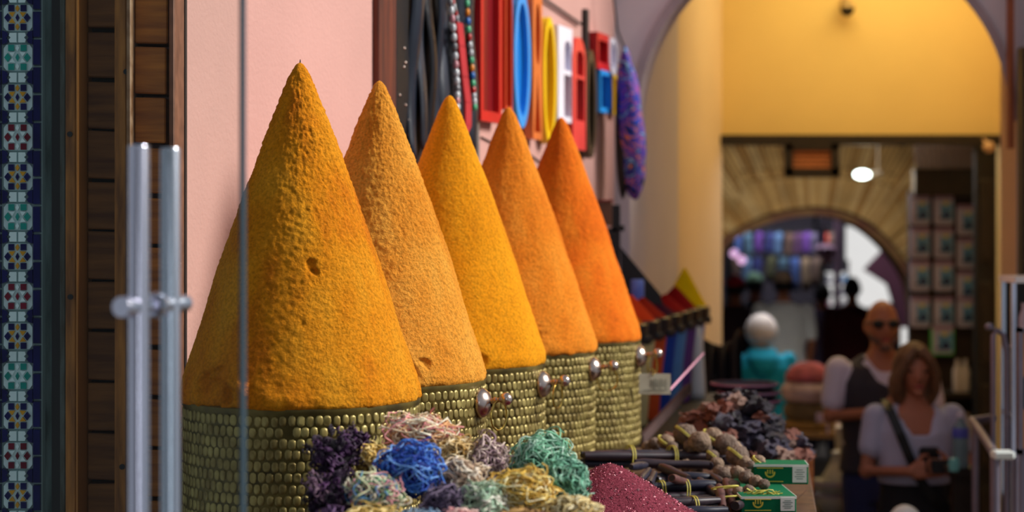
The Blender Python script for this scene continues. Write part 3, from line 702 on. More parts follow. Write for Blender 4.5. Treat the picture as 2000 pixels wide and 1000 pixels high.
# crate, post, slanting board near wall end
c = P(1180, 420, 7.0)
mb = MB(); mb.obox(P(1179, 416, 7.1), (.03, .004, 0), (0, .05, 0), (0, 0, .048), 0, .002); mb.obox(P(1179, 392, 7.1), (.034, .004, 0), (0, .054, 0), (0, 0, .003), 1)
solo('wooden_box', mb, [mat('brown box wood', (96, 60, 38), .6), mat('red cloth', (140, 30, 34), .7)], 'small brown wooden box with a red top beside the fifth cone', 'box', P(1179, 440, 7.1))
mb = MB(); b_ = P(1203, 400, 7.3); mb.obox((b_.x, 7.3, (b_.z+.98)/2), (.016, 0, 0), (0, .016, 0), (0, 0, (b_.z-.98)/2), 0, .002); mb.obox(P(1207, 446, 7.3), (.024, 0, 0), (0, .02, 0), (0, 0, .012))
mb.obox(P(1196, 470, 7.3), (.02, 0, 0), (0, .02, 0), (0, 0, .05))
solo('black_post', mb, M_black, 'black post with a bracket at the end of the pink wall', 'post', (b_.x, 7.3, .98))
mb = MB(); mb.prism([P(1212, 482, 7.45), P(1290, 575, 7.45), P(1296, 600, 7.45), P(1215, 620, 7.45)], (0, .02, 0))
solo('slanted_board', mb, M_black, 'black slanted board behind the small spice piles', 'board', P(1250, 610, 7.45))
mb = MB(); c = P(1246, 590, 6.9); mb.lathe([(.0, 0), (.024, 0), (.026, .004), (.026, .094), (.023, .1), (0, .1)], (c.x, 6.9, 1.365), 20, close=False); mb.v = [(x, y_, z+.03) for x, y_, z in mb.v]
# ------------------------------------------------------------------ small spice sacks row
sack_c = [('magenta', (170, 60, 160)), ('cream', (222, 202, 140)), ('orange red', (226, 84, 24)), ('royal blue', (12, 66, 176)), ('light blue', (96, 152, 216)), ('purple', (108, 64, 150)), ('lilac', (180, 190, 240))]
pile_c = [('orange', (226, 120, 20)), ('tomato red', (226, 70, 26)), ('rust', (170, 44, 22)), ('dark plum', (74, 20, 44)), ('brick red', (160, 22, 22)), ('crimson', (142, 12, 18)), ('lemon yellow', (244, 206, 12))]
for i in range(7):
    Y = 6.77+.238*i; X = .388+.0633*i; zr = 1.385; bz = .982
    sk = thing('spice_sack', '%s tapering cloth spice sack with a black rim, %s' % (sack_c[i][0], ['nearest of the row', 'second of the row', 'third of the row', 'middle of the row', 'fifth of the row', 'sixth of the row', 'farthest of the row'][i]), 'sack', (X, Y, bz), 'small spice sacks')
    mb = MB(); mb.lathe([(.0, 0), (.058, 0), (.063, .01), (.078, .2), (.098, .36), (.100, zr-bz-.03)], (X, Y, bz), 28, close=False); link('cloth_body', mb, mat('%s cloth' % sack_c[i][0], sack_c[i][1], .8, var=.08), sk, 'all')
    mb = MB()
    mb.lathe([(.098, -.075), (.108, -.07), (.113, -.03), (.113, -.004), (.108, 0), (.100, -.002), (.098, -.02)], (X, Y, zr), 28, close=False)
    for k in range(14):
        an = 2*PI*k/14; mb.ell((X+.108*math.cos(an), Y+.108*math.sin(an), zr-.062+.006*math.sin(k*3)), (.012, .012, .02), 6, 4)
    link('rim_band', mb, mat('black bag plastic', (22, 20, 24), .3, var=.3), sk, True)
    hp = [.095, .105, .085, .07, .08, .105, .18][i]
    mb = MB(); nt_ = 30; vs = []; prf = [(1, 0), (.97, .03), (.6, .42), (.3, .74), (.08, .96), (0, 1)]
    for t, h_ in prf:
        for k in range(nt_):
            an = 2*PI*k/nt_; r_ = .102*t*(1+.04*noise.noise(Vector((math.cos(an)*2, math.sin(an)*2, t*3+i)))); vs.append((X+r_*math.cos(an), Y+r_*math.sin(an), zr-.008+hp*h_))
    fs = [(a*nt_+k, a*nt_+(k+1) % nt_, (a+1)*nt_+(k+1) % nt_, (a+1)*nt_+k) for a in range(5) for k in range(nt_)]; fs.append(tuple(range(nt_))[::-1]); mb.add(vs, fs)
    solo('spice_pile', mb, mat('%s spice' % pile_c[i][0], pile_c[i][1], .95, var=.08, scale=20, bump=.003, bscale=200, spec=.1), 'small %s spice pile on the %s sack' % (pile_c[i][0], sack_c[i][0]), 'spice pile', (X, Y, zr), 'small spice piles', 'all')
mb = MB(); mb.lathe([(.0, 0), (.023, 0), (.025, .004), (.025, .085), (.022, .09), (0, .09)], (.462, 6.60, .983), 20, close=False)
# blue tin stands on the black post shelf
c = P(1245, 598, 7.3)
tn = thing('blue_tin', 'pale blue tin behind the red spice pile', 'tin', (c.x, 7.3, .98))
mb = MB(); mb.box(c.x-.035, c.x+.035, 7.265, 7.335, .98, c.z-.03); link('stand', mb, M_black, tn)
mb = MB(); mb.lathe([(.0, 0), (.025, 0), (.027, .004), (.027, .13), (.024, .136), (0, .136)], (c.x, 7.3, c.z-.03), 20, close=False); link('can', mb, mat('blue tin paint', (130, 160, 240), .35, rgb2=(60, 90, 200), scale=12), tn, True)
# white tapering sack at the end
c = P(1358, 690, 8.35)
mb = MB(); mb.loft([(.982, .034, .03), (1.02, .036, .032), (1.20, .026, .022), (1.30, .014, .012)], 16, c=(.815, 8.095)); solo('white_bag', mb, mat('bright white plastic', (250, 252, 250), .4, var=.01), 'narrow bright white bag at the foot of the last spice sack', 'bag', (.815, 8.095, .982), smooth='all')
# price card
c = P(1279, 750, 5.55)
pc_ = thing('price_card', 'cream handwritten price card hung beside the farthest drum', 'card', c)
mb = MB(); mb.obox(c, (.048, .006, -.001), (0, .0012, 0), (0, 0, .031)); link('card', mb, mat('cream card', (205, 200, 178), .7), pc_)
mb = MB(); ink = mat('grey ink', (120, 122, 110), .8)
xs = [-.034, -.030, -.024, -.020, -.013, -.007, -.002, .004, .010, .016, .021, .027, .033]
for k, x in enumerate(xs): 
    h_ = .012 if k % 3 else .016; mb.obox(c+Vector((x, -.0030, .001+.002*math.sin(k*2))), (.0010, 0, .0006*((-1)**k)), (0, .0006, 0), (0, 0, h_))
mb.obox(c+Vector((.0, -.003, -.018)), (.036, .0045, 0), (0, .0006, 0), (0, 0, .0010))
link('handwriting', mb, ink, pc_)
mb = MB(); mb.tube([c+Vector((-.006, -.003, .025)), c+Vector((-.004, -.004, .045)), P(1268, 722, 5.6)], .0022, 6); link('clip', mb, M_gold, pc_)
mb = MB(); mb.tube([P(1308, 762, 5.75), P(1374, 690, 6.35)], .0035, 6); solo('pink_stick', mb, mat('pink painted stick', (222, 160, 185), .6), 'thin pink stick leaning beside the coloured sacks', 'stick', P(1308, 762, 5.75))
mb = MB(); a, b = P(1250, 862, 5.95), P(1345, 758, 6.7); mb.obox((a+b)/2, (b-a)/2, Vector((.012, 0, .006)), Vector((.002, 0, -.016))); mb.v = mb.v
solo('slanting_plank', mb, mat('grey brown plank', (74, 52, 50), .7, var=.2), 'grey brown plank slanting down beside the farthest drum', 'plank', a)

# ------------------------------------------------------------------ yarn bundles in front
cr = thing('yarn_crate', 'wooden crate holding the curly yarn bundles', 'crate', (-.12, 3.33, CZ))
for k in range(3):
    z = CZ+.02+k*.038
    for (x0, x1, y0, y1) in ((-.44, .12, 3.02, 3.035), (-.44, .12, 3.50, 3.515), (-.455, -.44, 3.02, 3.515), (.12, .135, 3.02, 3.515)):
        mb = MB(); mb.box(x0, x1, y0, y1, z-.016, z+.016); link('slat', mb, M_cw, cr)
mb = MB(); mb.box(-.44, .12, 3.035, 3.50, CZ, CZ+.118); link('liner', mb, M_black, cr)
def yarn(label, px, py, Y, rx, ry, cols, n=70, seed=0, core=(20, 14, 22), curl=1.0, tr=.00140, ext=1.0):
    rr = random.Random(seed); c = P(px, py, Y); a_, b_ = rx*Y/F, ry*Y/F; rad = Vector((a_, (a_+b_)/2, b_))
    mb = MB(); n = int(n*1.9); o_n = Vector((seed*3.3, 5, 1))
    for s_ in range(n):
        ax = Vector((rr.gauss(0, 1), rr.gauss(0, 1), rr.gauss(0, 1))).normalized(); u = ax.orthogonal().normalized(); v = ax.cross(u)
        st_ = rr.uniform(0, 2*PI); ln = rr.uniform(1.6, 4.2); cone = rr.uniform(-.75, .75); k1, k2 = rr.uniform(3, 8), rr.uniform(0, 6.3); am = rr.uniform(.05, .16)*curl
        lift = rr.uniform(.80, 1.02) if s_ % 7 else rr.uniform(1.08, 1.28); ln = ln if s_ % 7 else ln*.55; pts = []; N = 26
        for k in range(N):
            t = k/(N-1); an = st_+ln*t; h_ = cone+am*math.sin(k1*t*2+k2); rr_ = math.sqrt(max(.02, 1-min(.97, h_*h_)))
            p = (u*math.cos(an)+v*math.sin(an))*rr_+ax*h_; lf = lift+am*.6*math.cos(k1*t*2.3+k2)+(.22*ext*max(0, t-.85)/.15 if s_ % 4 == 0 else 0)
            lf *= 1+.28*noise.noise(p*1.8+o_n)+.12*noise.noise(p*4.5+o_n); pts.append(c+Vector((p.x*rad.x, p.y*rad.y, p.z*rad.z))*lf)
        mb.tube(pts, tr*rr.uniform(.75, 1.25), 4, s_ % len(cols), cap=False)
    mb.ell(c, rad*.72, 16, 10, len(cols))
    ms = [mat('yarn %d %d %d' % q_, q_, .75, var=.2, scale=60) for q_ in cols]+[mat('yarn core %d %d %d' % core, core, .9)]
    o = solo('yarn_bundle', mb, ms, label, 'yarn', (c.x, c.y, c.z-b_), 'curly yarn bundles', 'all', fix=False); return o
def plume(label, px, py, Y, size, cols, n, seed, core=(16, 8, 18)):      # curlier tuft of tight ringlets
    rr = random.Random(seed); c = P(px, py, Y); sx, sy = size[0]*Y/F, size[1]*Y/F; mb = MB()
    for s_ in range(n):
        d = Vector((rr.gauss(0, 1), rr.gauss(0, 1)-.4, rr.gauss(0, 1))).normalized(); q_ = rr.uniform(.45, 1.0)
        p0 = c+Vector((d.x*sx, d.y*sx, d.z*sy))*q_; ax = Vector((rr.gauss(0, 1), rr.gauss(0, 1), rr.gauss(0, 1))).normalized(); u = ax.orthogonal().normalized(); v = ax.cross(u)
        r_ = rr.uniform(.004, .010); tn_ = rr.uniform(1.2, 3.0); dr = Vector((d.x, d.y, d.z))*rr.uniform(0, .02); pts = []
        for k in range(18):
            t = k/17; pts.append(p0+dr*t+(u*math.cos(tn_*2*PI*t)+v*math.sin(tn_*2*PI*t))*r_*(1-.3*t)+ax*r_*1.2*t)
        mb.tube(pts, rr.uniform(.0010, .0018), 4, s_ % len(cols), cap=False)
    mb.ell(c, (sx*.72, sx*.72, sy*.75), 14, 9, len(cols))
    ms = [mat('yarn %d %d %d' % q_, q_, .6, var=.2, scale=60) for q_ in cols]+[mat('yarn core %d %d %d' % core, core, .9)]
    return solo('yarn_bundle', mb, ms, label, 'yarn', (c.x, c.y, c.z-sy), 'curly yarn bundles', 'all', fix=False)
plume('dark purple ringlet yarn bundle at the upper left of the pile', 655, 888, 3.34, (52, 42), [(44, 14, 48), (66, 28, 74), (28, 8, 34)], 150, 1)
plume('small dark purple yarn tuft sticking up at the left', 690, 862, 3.40, (24, 24), [(44, 14, 48), (72, 30, 80)], 60, 2)
plume('lower dark purple yarn bundle at the left edge of the pile', 648, 962, 3.26, (52, 48), [(40, 14, 46), (78, 38, 84), (24, 8, 30), (120, 90, 110)], 140, 3)
yarn('small amber yarn bundle between purple and blue bundles', 733, 905, 3.36, 30, 34, [(214, 178, 92), (180, 140, 60), (236, 208, 140)], 50, 4, (60, 40, 14))
yarn('pink and cream yarn bundle on top of the pile', 822, 848, 3.44, 66, 38, [(240, 214, 180), (226, 150, 150), (250, 236, 214), (212, 160, 110)], 95, 5, (110, 40, 50), 1.2)
yarn('royal blue yarn bundle in the middle of the pile', 803, 920, 3.26, 56, 50, [(30, 74, 176), (110, 160, 226), (24, 50, 140), (60, 120, 210)], 85, 6, (8, 10, 50))
yarn('sandy cream yarn bundle behind the blue one', 885, 880, 3.42, 44, 28, [(222, 190, 130), (240, 220, 180), (190, 150, 80)], 60, 7, (70, 45, 20))
yarn('beige white yarn bundle right of the blue one', 896, 936, 3.28, 46, 36, [(236, 224, 206), (214, 190, 160), (170, 140, 120)], 65, 8, (50, 36, 30))
yarn('mauve grey yarn bundle at the upper middle of the pile', 952, 898, 3.42, 40, 40, [(204, 180, 176), (160, 130, 140), (226, 206, 190), (120, 96, 90)], 70, 9, (40, 28, 34))
yarn('large sage green yarn bundle at the upper right', 1058, 898, 3.44, 56, 44, [(130, 196, 160), (170, 216, 190), (86, 140, 112), (196, 226, 206)], 90, 10, (20, 40, 34))
yarn('round sage green yarn bundle at the right edge beside the magenta powder', 1106, 936, 3.30, 40, 36, [(120, 186, 156), (168, 212, 190), (70, 120, 100)], 70, 11, (18, 36, 30))
yarn('golden yarn bundle low at the right of the pile', 1018, 958, 3.22, 62, 36, [(216, 176, 70), (240, 214, 130), (176, 134, 50), (250, 234, 190)], 85, 12, (50, 34, 10), 1.4, ext=1.6)
yarn('pale green and white yarn bundle low in the middle', 940, 978, 3.18, 46, 36, [(176, 206, 180), (230, 226, 214), (140, 160, 130)], 65, 13, (30, 34, 30))
yarn('multicoloured pink and green yarn bundle low at the left', 735, 962, 3.20, 52, 36, [(196, 200, 160), (222, 150, 160), (120, 160, 120), (80, 130, 180), (236, 226, 200)], 80, 14, (50, 50, 40))
yarn('dark mauve yarn bundle under the blue one', 868, 985, 3.16, 44, 34, [(80, 66, 92), (120, 104, 130), (50, 40, 60)], 60, 15, (18, 14, 22))
yarn('small cream yarn bundle at the lower right beside the magenta powder', 1118, 998, 3.16, 46, 28, [(226, 206, 150), (240, 228, 190), (190, 160, 96)], 55, 16, (60, 44, 24))
yarn('straw coloured yarn bundle at the bottom of the pile, left of centre', 720, 1020, 3.10, 60, 30, [(214, 180, 96), (236, 214, 150)], 50, 17, (50, 36, 14))
yarn('slate blue yarn bundle at the bottom of the pile', 820, 1022, 3.08, 44, 30, [(90, 120, 150), (150, 170, 190)], 45, 18, (20, 26, 40))
yarn('rosy yarn bundle at the bottom of the pile, right of centre', 905, 1026, 3.08, 44, 28, [(214, 150, 150), (236, 200, 190)], 45, 19, (60, 30, 30))
yarn('brown yarn bundle at the bottom of the pile under the golden one', 1010, 1026, 3.10, 66, 30, [(150, 110, 60), (190, 150, 90), (110, 76, 40)], 55, 20, (30, 20, 10))
yarn('plum yarn bundle at the bottom left corner of the pile', 640, 1028, 3.12, 48, 30, [(70, 40, 80), (110, 80, 120)], 45, 21, (20, 12, 24))

# ------------------------------------------------------------------ magenta powder mound
mc = P(1190, 892, 4.2); mx_, my_ = mc.x, mc.y; mh = mc.z-CZ; mr_ = .245
mb = MB(); vs = []; nr, nt_ = 60, 120
def moundz(t, an):
    p = Vector((math.cos(an)*t*3, math.sin(an)*t*3, 4)); base_ = (1-t)**1.0*(1-.0*t); h_ = mh*(math.sqrt((1-t)**2+.012)-.012*t-.10*(1-t)**8) 
    return CZ+max(0, h_+.006*noise.noise(p*2)*t+.0015*noise.noise(p*30))
for a in range(nr+1):
    t = a/nr
    for k in range(nt_): an = 2*PI*k/nt_; vs.append((mx_+mr_*t*math.cos(an), my_+mr_*t*math.sin(an), moundz(t, an)))
mb.add(vs, [(a*nt_+k, (a+1)*nt_+k, (a+1)*nt_+(k+1) % nt_, a*nt_+(k+1) % nt_) for a in range(nr) for k in range(nt_)])
mb.add([(mx_+mr_*math.cos(2*PI*k/nt_), my_+mr_*math.sin(2*PI*k/nt_), CZ) for k in range(nt_)], [tuple(range(nt_))[::-1]])
M_pw = [mat('magenta powder', (98, 28, 44), .9, rgb2=(132, 54, 70), scale=160, bump=.004, bscale=220, spec=.2), mat('dark petal flake', (92, 16, 40), .7), mat('rose petal flake', (196, 84, 112), .6), mat('pale petal flake', (228, 150, 160), .6)]
pm = thing('powder_mound', 'heap of magenta dried petal powder on the counter', 'spice heap', (mx_, my_, CZ))
link('heap', mb, M_pw[0], pm, 'all')
mb = MB()
for k in range(3600):
    t = math.sqrt(R.random()); an = R.uniform(0, 2*PI); z = moundz(t, an); c = Vector((mx_+mr_*t*math.cos(an), my_+mr_*t*math.sin(an), z+.0008))
    u = Vector((R.gauss(0, 1), R.gauss(0, 1), R.gauss(0, 1))).normalized(); v = u.orthogonal().normalized(); s_ = R.uniform(.0012, .0036)*(1.6 if R.random() < .06 else 1)
    mb.add([c-u*s_, c+v*s_*.6, c+u*s_, c-v*s_*.6+u.cross(v)*s_*.4], [(0, 1, 2), (0, 2, 3), (0, 3, 1), (1, 3, 2)], 0 if R.random() < .55 else (1 if R.random() < .4 else 2))
fk = link('petal_flakes', mb, M_pw[1:], pm, fix=False); fk['kind'] = 'stuff'

# ------------------------------------------------------------------ dark stick bundles
M_stk = [mat('blue black stick bark', (18, 22, 42), .38, rgb2=(34, 34, 52), scale=30, stretch=(1, 1, 1)), mat('purple black stick bark', (30, 22, 34), .4, rgb2=(52, 36, 44), scale=30), mat('brown stick bark', (96, 54, 50), .5, rgb2=(60, 34, 34), scale=30)]
M_rf = mat('yellow raffia', (222, 210, 96), .6, rgb2=(190, 180, 80), scale=40)
def stick(name, a, b, r, m_, parent=None, bend=0, hollow=False, label=None, group=None, rs=0):
    a, b = Vector(a), Vector(b); d = b-a; side = Vector((0, 0, 1)); mb = MB(); pts = []; rr = []
    for k in range(9):
        t = k/8; pts.append(a+d*t+side*(bend*math.sin(PI*t))+Vector((0, .002*math.sin(t*9+rs), 0))); rr.append(r*(.9+.12*math.sin(t*6+rs))*(.8 if k in (0, 8) else 1))
    mb.tube(pts, rr, 10, 0, cap=not hollow)
    if hollow:
        mb.tube([pts[0], pts[0]+(pts[1]-pts[0])*.7], [r*.62, r*.55], 10, 1); mb.lathe([(rr[0], 0), (r*.6, 0)], pts[0], 10, 0, axis=d, close=False)
    ms = [m_, M_black]
    if parent: return link(name, mb, ms, parent, True, fix=not hollow)
    return solo(name, mb, ms, label, 'stick', (a.x, a.y, min(a.z, b.z)), group, True)
def tie(c, axis, r, parent, tw=0, sq=1):
    ax = Vector(axis).normalized(); u = Vector((0, 0, 1)); u = (u-ax*u.dot(ax)).normalized(); v = ax.cross(u); mb = MB()
    for o_2 in (-.0035, .0035):
        mb.tube([Vector(c)+ax*(o_2+tw*math.cos(2*PI*k/20))+u*math.cos(2*PI*k/20)*r*sq+v*math.sin(2*PI*k/20)*r for k in range(20)], .0016, 6, closed=True)
    return link('raffia_tie', mb, M_rf, parent, True)
def stick_bundle(label, a, b, r, offs, ties, rs):
    a, b = Vector(a), Vector(b); ax = (b-a).normalized(); u = Vector((0, 0, 1)); v = ax.cross(u).normalized(); u = v.cross(ax).normalized()
    if a.z > b.z: pass
    root = thing('stick_bundle', label, 'stick bundle', (a.x, a.y, CZ), 'dark stick bundles tied with raffia')
    for k, (oy, oz, m_) in enumerate(offs):
        q_ = v*oy*r+u*oz*r; stick('stick', a+q_+ax*R.uniform(-.01, .01), b+q_+ax*R.uniform(-.012, .012), r, M_stk[m_], root, rs=rs+k*2, hollow=(k % 3 == 2))
    R_ = r*max(math.hypot(o[0], o[1])+1.02 for o in offs)
    cen = v*r*sum(o[0] for o in offs)/len(offs)+u*r*sum(o[1] for o in offs)/len(offs)
    R_ = r*max(math.hypot(o[0]-sum(x[0] for x in offs)/len(offs), o[1]-sum(x[1] for x in offs)/len(offs))+1.05 for o in offs)
    for t in ties: tie(a+(b-a)*t+cen, ax, R_, root, .004)
tri = [(-1, 0, 0), (1, 0, 1), (0, 1.72, 0)]
sr = .0125
stick_bundle('dark stick bundle laid along the back of the heap, behind the magenta powder', P(1132, 905, 4.90), P(1375, 905, 5.02), .0135, [(-1, 0, 0), (1, 0, 0), (0, 1.72, 0), (2, 1.7, 1)], (.38, .72), 1)
for k in range(0): pass
a = P(1275, 985, 4.42); 
stick_bundle('thick dark stick bundle in the middle with two raffia ties', P(1250, 972, 4.55), P(1388, 966, 4.60), .0145, [(-1, 0, 0), (1, 0, 1), (0, 1.7, 0)], (.28, .62), 5)
stick_bundle('dark stick bundle nearest the lower frame edge', P(1290, 1003, 4.36), P(1412, 996, 4.42), .0135, [(-1, 0, 0), (1, 0, 0), (0, 1.7, 1)], (.5,), 8)
loose = [((1290, 912), (1345, 935), 4.72, 4.60, .013, 1, 'short dark stick lying slanted above the middle bundle'),
         ((1282, 938), (1300, 940), 4.62, 4.66, .012, 1, 'stubby dark stick beside the hollow brown one'),
         ((1312, 934), (1368, 950), 4.50, 4.70, .0125, 2, 'hollow brown stick showing its round open end'),
         ((1366, 938), (1402, 966), 4.66, 4.52, .0125, 0, 'dark stick slanting down at the right of the stick heap'),
         ((1388, 928), (1412, 945), 4.74, 4.62, .012, 0, 'short bluish stick beside the knobbly roots'),
         ((1232, 912), (1262, 908), 4.60, 4.74, .011, 0, 'short stick end just right of the powder peak'),
         ((1252, 938), (1268, 918), 4.50, 4.66, .011, 0, 'second short stick end right of the powder'),
         ((1268, 945), (1278, 925), 4.48, 4.64, .011, 0, 'third short stick end right of the powder'),
         ((1385, 910), (1398, 906), 4.84, 4.95, .013, 1, 'stick end poking out behind the knobbly roots'),
         ((1436, 988), (1462, 982), 4.38, 4.50, .014, 1, 'dark hollow stick end beside the lower green box')]
for i, (a, b, Ya, Yb, r, m_, lab) in enumerate(loose):
    stick('dark_stick', P(*a, Ya), P(*b, Yb), r, M_stk[m_], None, hollow=(i in (2, 9)), label=lab, group='loose dark sticks', rs=i)
# filler sticks below, resting on the counter, supporting the heap
for i, (x0, x1, py, Y) in enumerate(((1240, 1400, 0, 4.84), (1230, 1395, 0, 4.76), (1235, 1400, 0, 4.68), (1275, 1400, 0, 4.50), (1330, 1420, 0, 4.34))):
    pa, pb = P(x0, 900, Y), P(x1, 900, Y+.03); pa.z = pb.z = CZ+.016
    stick('dark_stick', pa, pb, .0135, M_stk[i % 2], None, label=['long dark stick lying under the back bundle', 'long dark stick lying just in front of the back bundle', 'long dark stick lying under the slanted short stick', 'long dark stick lying under the middle bundle', 'dark stick lying on the counter under the nearest bundle'][i], group='loose dark sticks', rs=i*3)
for i, (x0, x1, py, Y) in enumerate(((1240, 1385, 905, 4.80), (1285, 1390, 930, 4.70))):
    pa, pb = P(x0, py, Y), P(x1, py+3, Y+.02)
    stick('dark_stick', pa, pb, .0135, M_stk[(i+1) % 2], None, label=['dark stick resting on the lower sticks behind the powder', 'dark stick resting on the lower sticks in mid heap'][i], group='loose dark sticks', rs=i*3+1)

# ------------------------------------------------------------------ knobbly roots in raffia
M_rt = [mat('grey brown root skin', (128, 108, 94), .9, rgb2=(92, 74, 64), scale=60, bump=.006, bscale=120), mat('tan root skin', (152, 128, 106), .9, rgb2=(110, 88, 72), scale=60, bump=.006, bscale=120)]
def knob_root(name, c, r, m_, parent, seed, el=1.0):
    off = Vector((seed*3.1, 0, 0)); c = Vector(c); mb = MB()
    def fn(p):
        d = p-c; q_ = d.normalized(); k = 1+.16*noise.noise(q_*3.2+off)+.10*noise.noise(q_*8+off)+.06*noise.noise(q_*17+off); return c+d*k
    mb.ell(c, (r*el, r, r*.92), 22, 14, fn=fn); return link(name, mb, m_, parent, 'all')
bundles = [
 ('knobbly root bundle with a slanting raffia band, at the back left', [(1338, 848, 5.05, 21), (1366, 862, 4.98, 21), (1352, 872, 5.0, 16)], True),
 ('knobbly root bundle between the back bundle and the resin heap', [(1392, 853, 5.12, 19), (1418, 868, 5.02, 22), (1432, 874, 5.06, 16)], True),
 ('large knobbly root tied with raffia above the green box', [(1440, 890, 4.92, 21), (1452, 902, 4.90, 14)], True),
 ('knobbly roots with raffia at the far left by the brass drum', [(1300, 862, 5.12, 15), (1278, 866, 5.18, 12), (1264, 872, 5.2, 11), (1312, 872, 5.1, 11)], True),
 ('upright knobbly root standing on tied brown sticks', [(1413, 926, 4.72, 15), (1405, 920, 4.78, 12)], False),
 ('string of knobbly roots running toward the green boxes', [(1440, 922, 4.62, 13), (1458, 932, 4.56, 14), (1476, 940, 4.54, 13), (1492, 946, 4.52, 11)], False),
 ('small knobbly roots in front of the string of roots', [(1432, 950, 4.56, 13), (1442, 960, 4.50, 11), (1462, 956, 4.50, 10)], False),
 ('single knobbly root resting on the corner of the upper green box', [(1482, 900, 4.67, 12), (1466, 908, 4.64, 9)], True),
 ('knobbly roots below the back bundle near the stick ends', [(1392, 890, 4.92, 12), (1400, 905, 4.86, 13), (1378, 876, 5.0, 12)], True)]
for i, (lab, items, tied) in enumerate(bundles):
    c0 = P(*items[0][:3]); root = thing('root_bundle', lab, 'root bundle', (c0.x, c0.y, c0.z-.02), 'knobbly dried root bundles')
    cs = []
    for k, (px, py, Y, rp) in enumerate(items):
        c = P(px, py, Y); cs.append(c); knob_root('root', c, rp*Y/F, M_rt[(i+k) % 2], root, i*5+k, 1.08)
    if tied:
        c = cs[0]; r = items[0][3]*items[0][2]/F; ax = Vector((.5, -.2, .8)) if i % 2 else Vector((.6, .1, .7)); ax.normalize(); u = ax.orthogonal().normalized(); v = ax.cross(u); mb = MB()
        for o2 in (-.002, .0022): mb.tube([c+ax*o2+(u*math.cos(2*PI*k/24)+v*math.sin(2*PI*k/24))*r*1.13 for k in range(24)], .0017, 6, closed=True)
        link('raffia_tie', mb, M_rf, root, True)
# inner heap of smaller roots supporting (counted as things)
for i, (px, py, Y) in enumerate(((1300, 885, 4.98), (1340, 890, 4.95), (1360, 900, 4.9), (1420, 905, 4.86), (1440, 912, 4.85), (1425, 948, 4.66), (1418, 890, 4.95), (1330, 868, 5.08), (1290, 880, 5.05), (1382, 862, 5.1), (1460, 925, 4.82))):
    c = P(px, py, Y); c.z = min(c.z, CZ+.028+R.uniform(0, .03)); o = thing('dried_root', 'small grey-brown knobbly root buried low in the root heap', 'root', (c.x, c.y, c.z-.016), 'small roots low in the heap'); knob_root('root_body', c, .0185, M_rt[i % 2], o, 90+i)
rb = thing('tied_roots', 'pair of smooth brown root stems bound with two raffia loops', 'root bundle', P(1410, 990, 4.45))
for k, (a, b) in enumerate((((1404, 950, 4.52), (1412, 992, 4.40)), ((1418, 940, 4.60), (1432, 986, 4.44)))):
    stick('stem', P(*a), P(*b), .0125, M_stk[2], rb, rs=k)
for yy in (952, 972):
    mb = MB(); c = P(1416, yy, 4.47); mb.tube([c+Vector((.032*math.cos(2*PI*k/20), .02*math.sin(2*PI*k/20), .006*math.cos(2*PI*k/20+1))) for k in range(20)], .0022, 6, closed=True); link('raffia_tie', mb, M_rf, rb, True)
mb = MB()
for k in range(9):
    a = P(1450+R.uniform(-2, 22), 962+R.uniform(-5, 5), 4.45); pts = [a+Vector((.012*j+.004*math.sin(j*2+k), .003*math.cos(j+k), .006*math.sin(j*1.7+k*2)-.001*j)) for j in range(7)]
    mb.tube(pts, .0015, 5)
solo('raffia_strands', mb, M_rf, 'loose yellow raffia strands lying on the green boxes', 'raffia', P(1460, 975, 4.42), smooth=True)

# ------------------------------------------------------------------ resin / bark heap
M_rs = [mat('black charred resin', (30, 24, 30), .35, rgb2=(64, 56, 74), scale=30, bump=.006, bscale=60), mat('violet grey resin', (110, 104, 132), .4, rgb2=(60, 54, 74), scale=40, bump=.006, bscale=80), mat('rusty pink bark', (176, 108, 88), .7, rgb2=(110, 60, 50), scale=30, bump=.004, bscale=60), mat('pale tan resin', (204, 168, 150), .7, rgb2=(140, 100, 88), scale=30, bump=.004, bscale=60)]
lump_me = []
def lump_mesh(seed, flat):
    bm = bmesh.new(); bmesh.ops.create_icosphere(bm, subdivisions=3, radius=1); o_ = Vector((seed*4.7, 1, 2))
    for v in bm.verts:
        p = v.co.normalized(); k = 1+.45*noise.noise(p*1.6+o_)+.22*noise.noise(p*4+o_); q_ = p*k
        cel = noise.cell(p*2.2+o_); q_ *= (.86+.22*cel); v.co = Vector((q_.x, q_.y*.8, q_.z*flat))
    me = bpy.data.meshes.new('resin_lump'); bm.to_mesh(me); bm.free()
    me.polygons.foreach_set('use_smooth', [True]*len(me.polygons)); 
    try: me.set_sharp_from_angle(angle=math.radians(25))
    except Exception: pass
    return me
LM = {}
for mi in range(4):
    for k in range(4):
        me = lump_mesh(mi*4+k, [.55, .8, .35, .65][k]); me.materials.append(M_rs[mi]); LM[(mi, k)] = me
hc = P(1432, 900, 5.48); hx, hy = hc.x, hc.y; hr, hh_ = .225, .185
lump_lab = ['black charred resin lump in the heap behind the knobbly roots', 'violet grey resin lump in the heap behind the knobbly roots', 'rusty pink bark piece in the heap behind the knobbly roots', 'pale tan resin lump in the heap behind the knobbly roots']
nl = 0
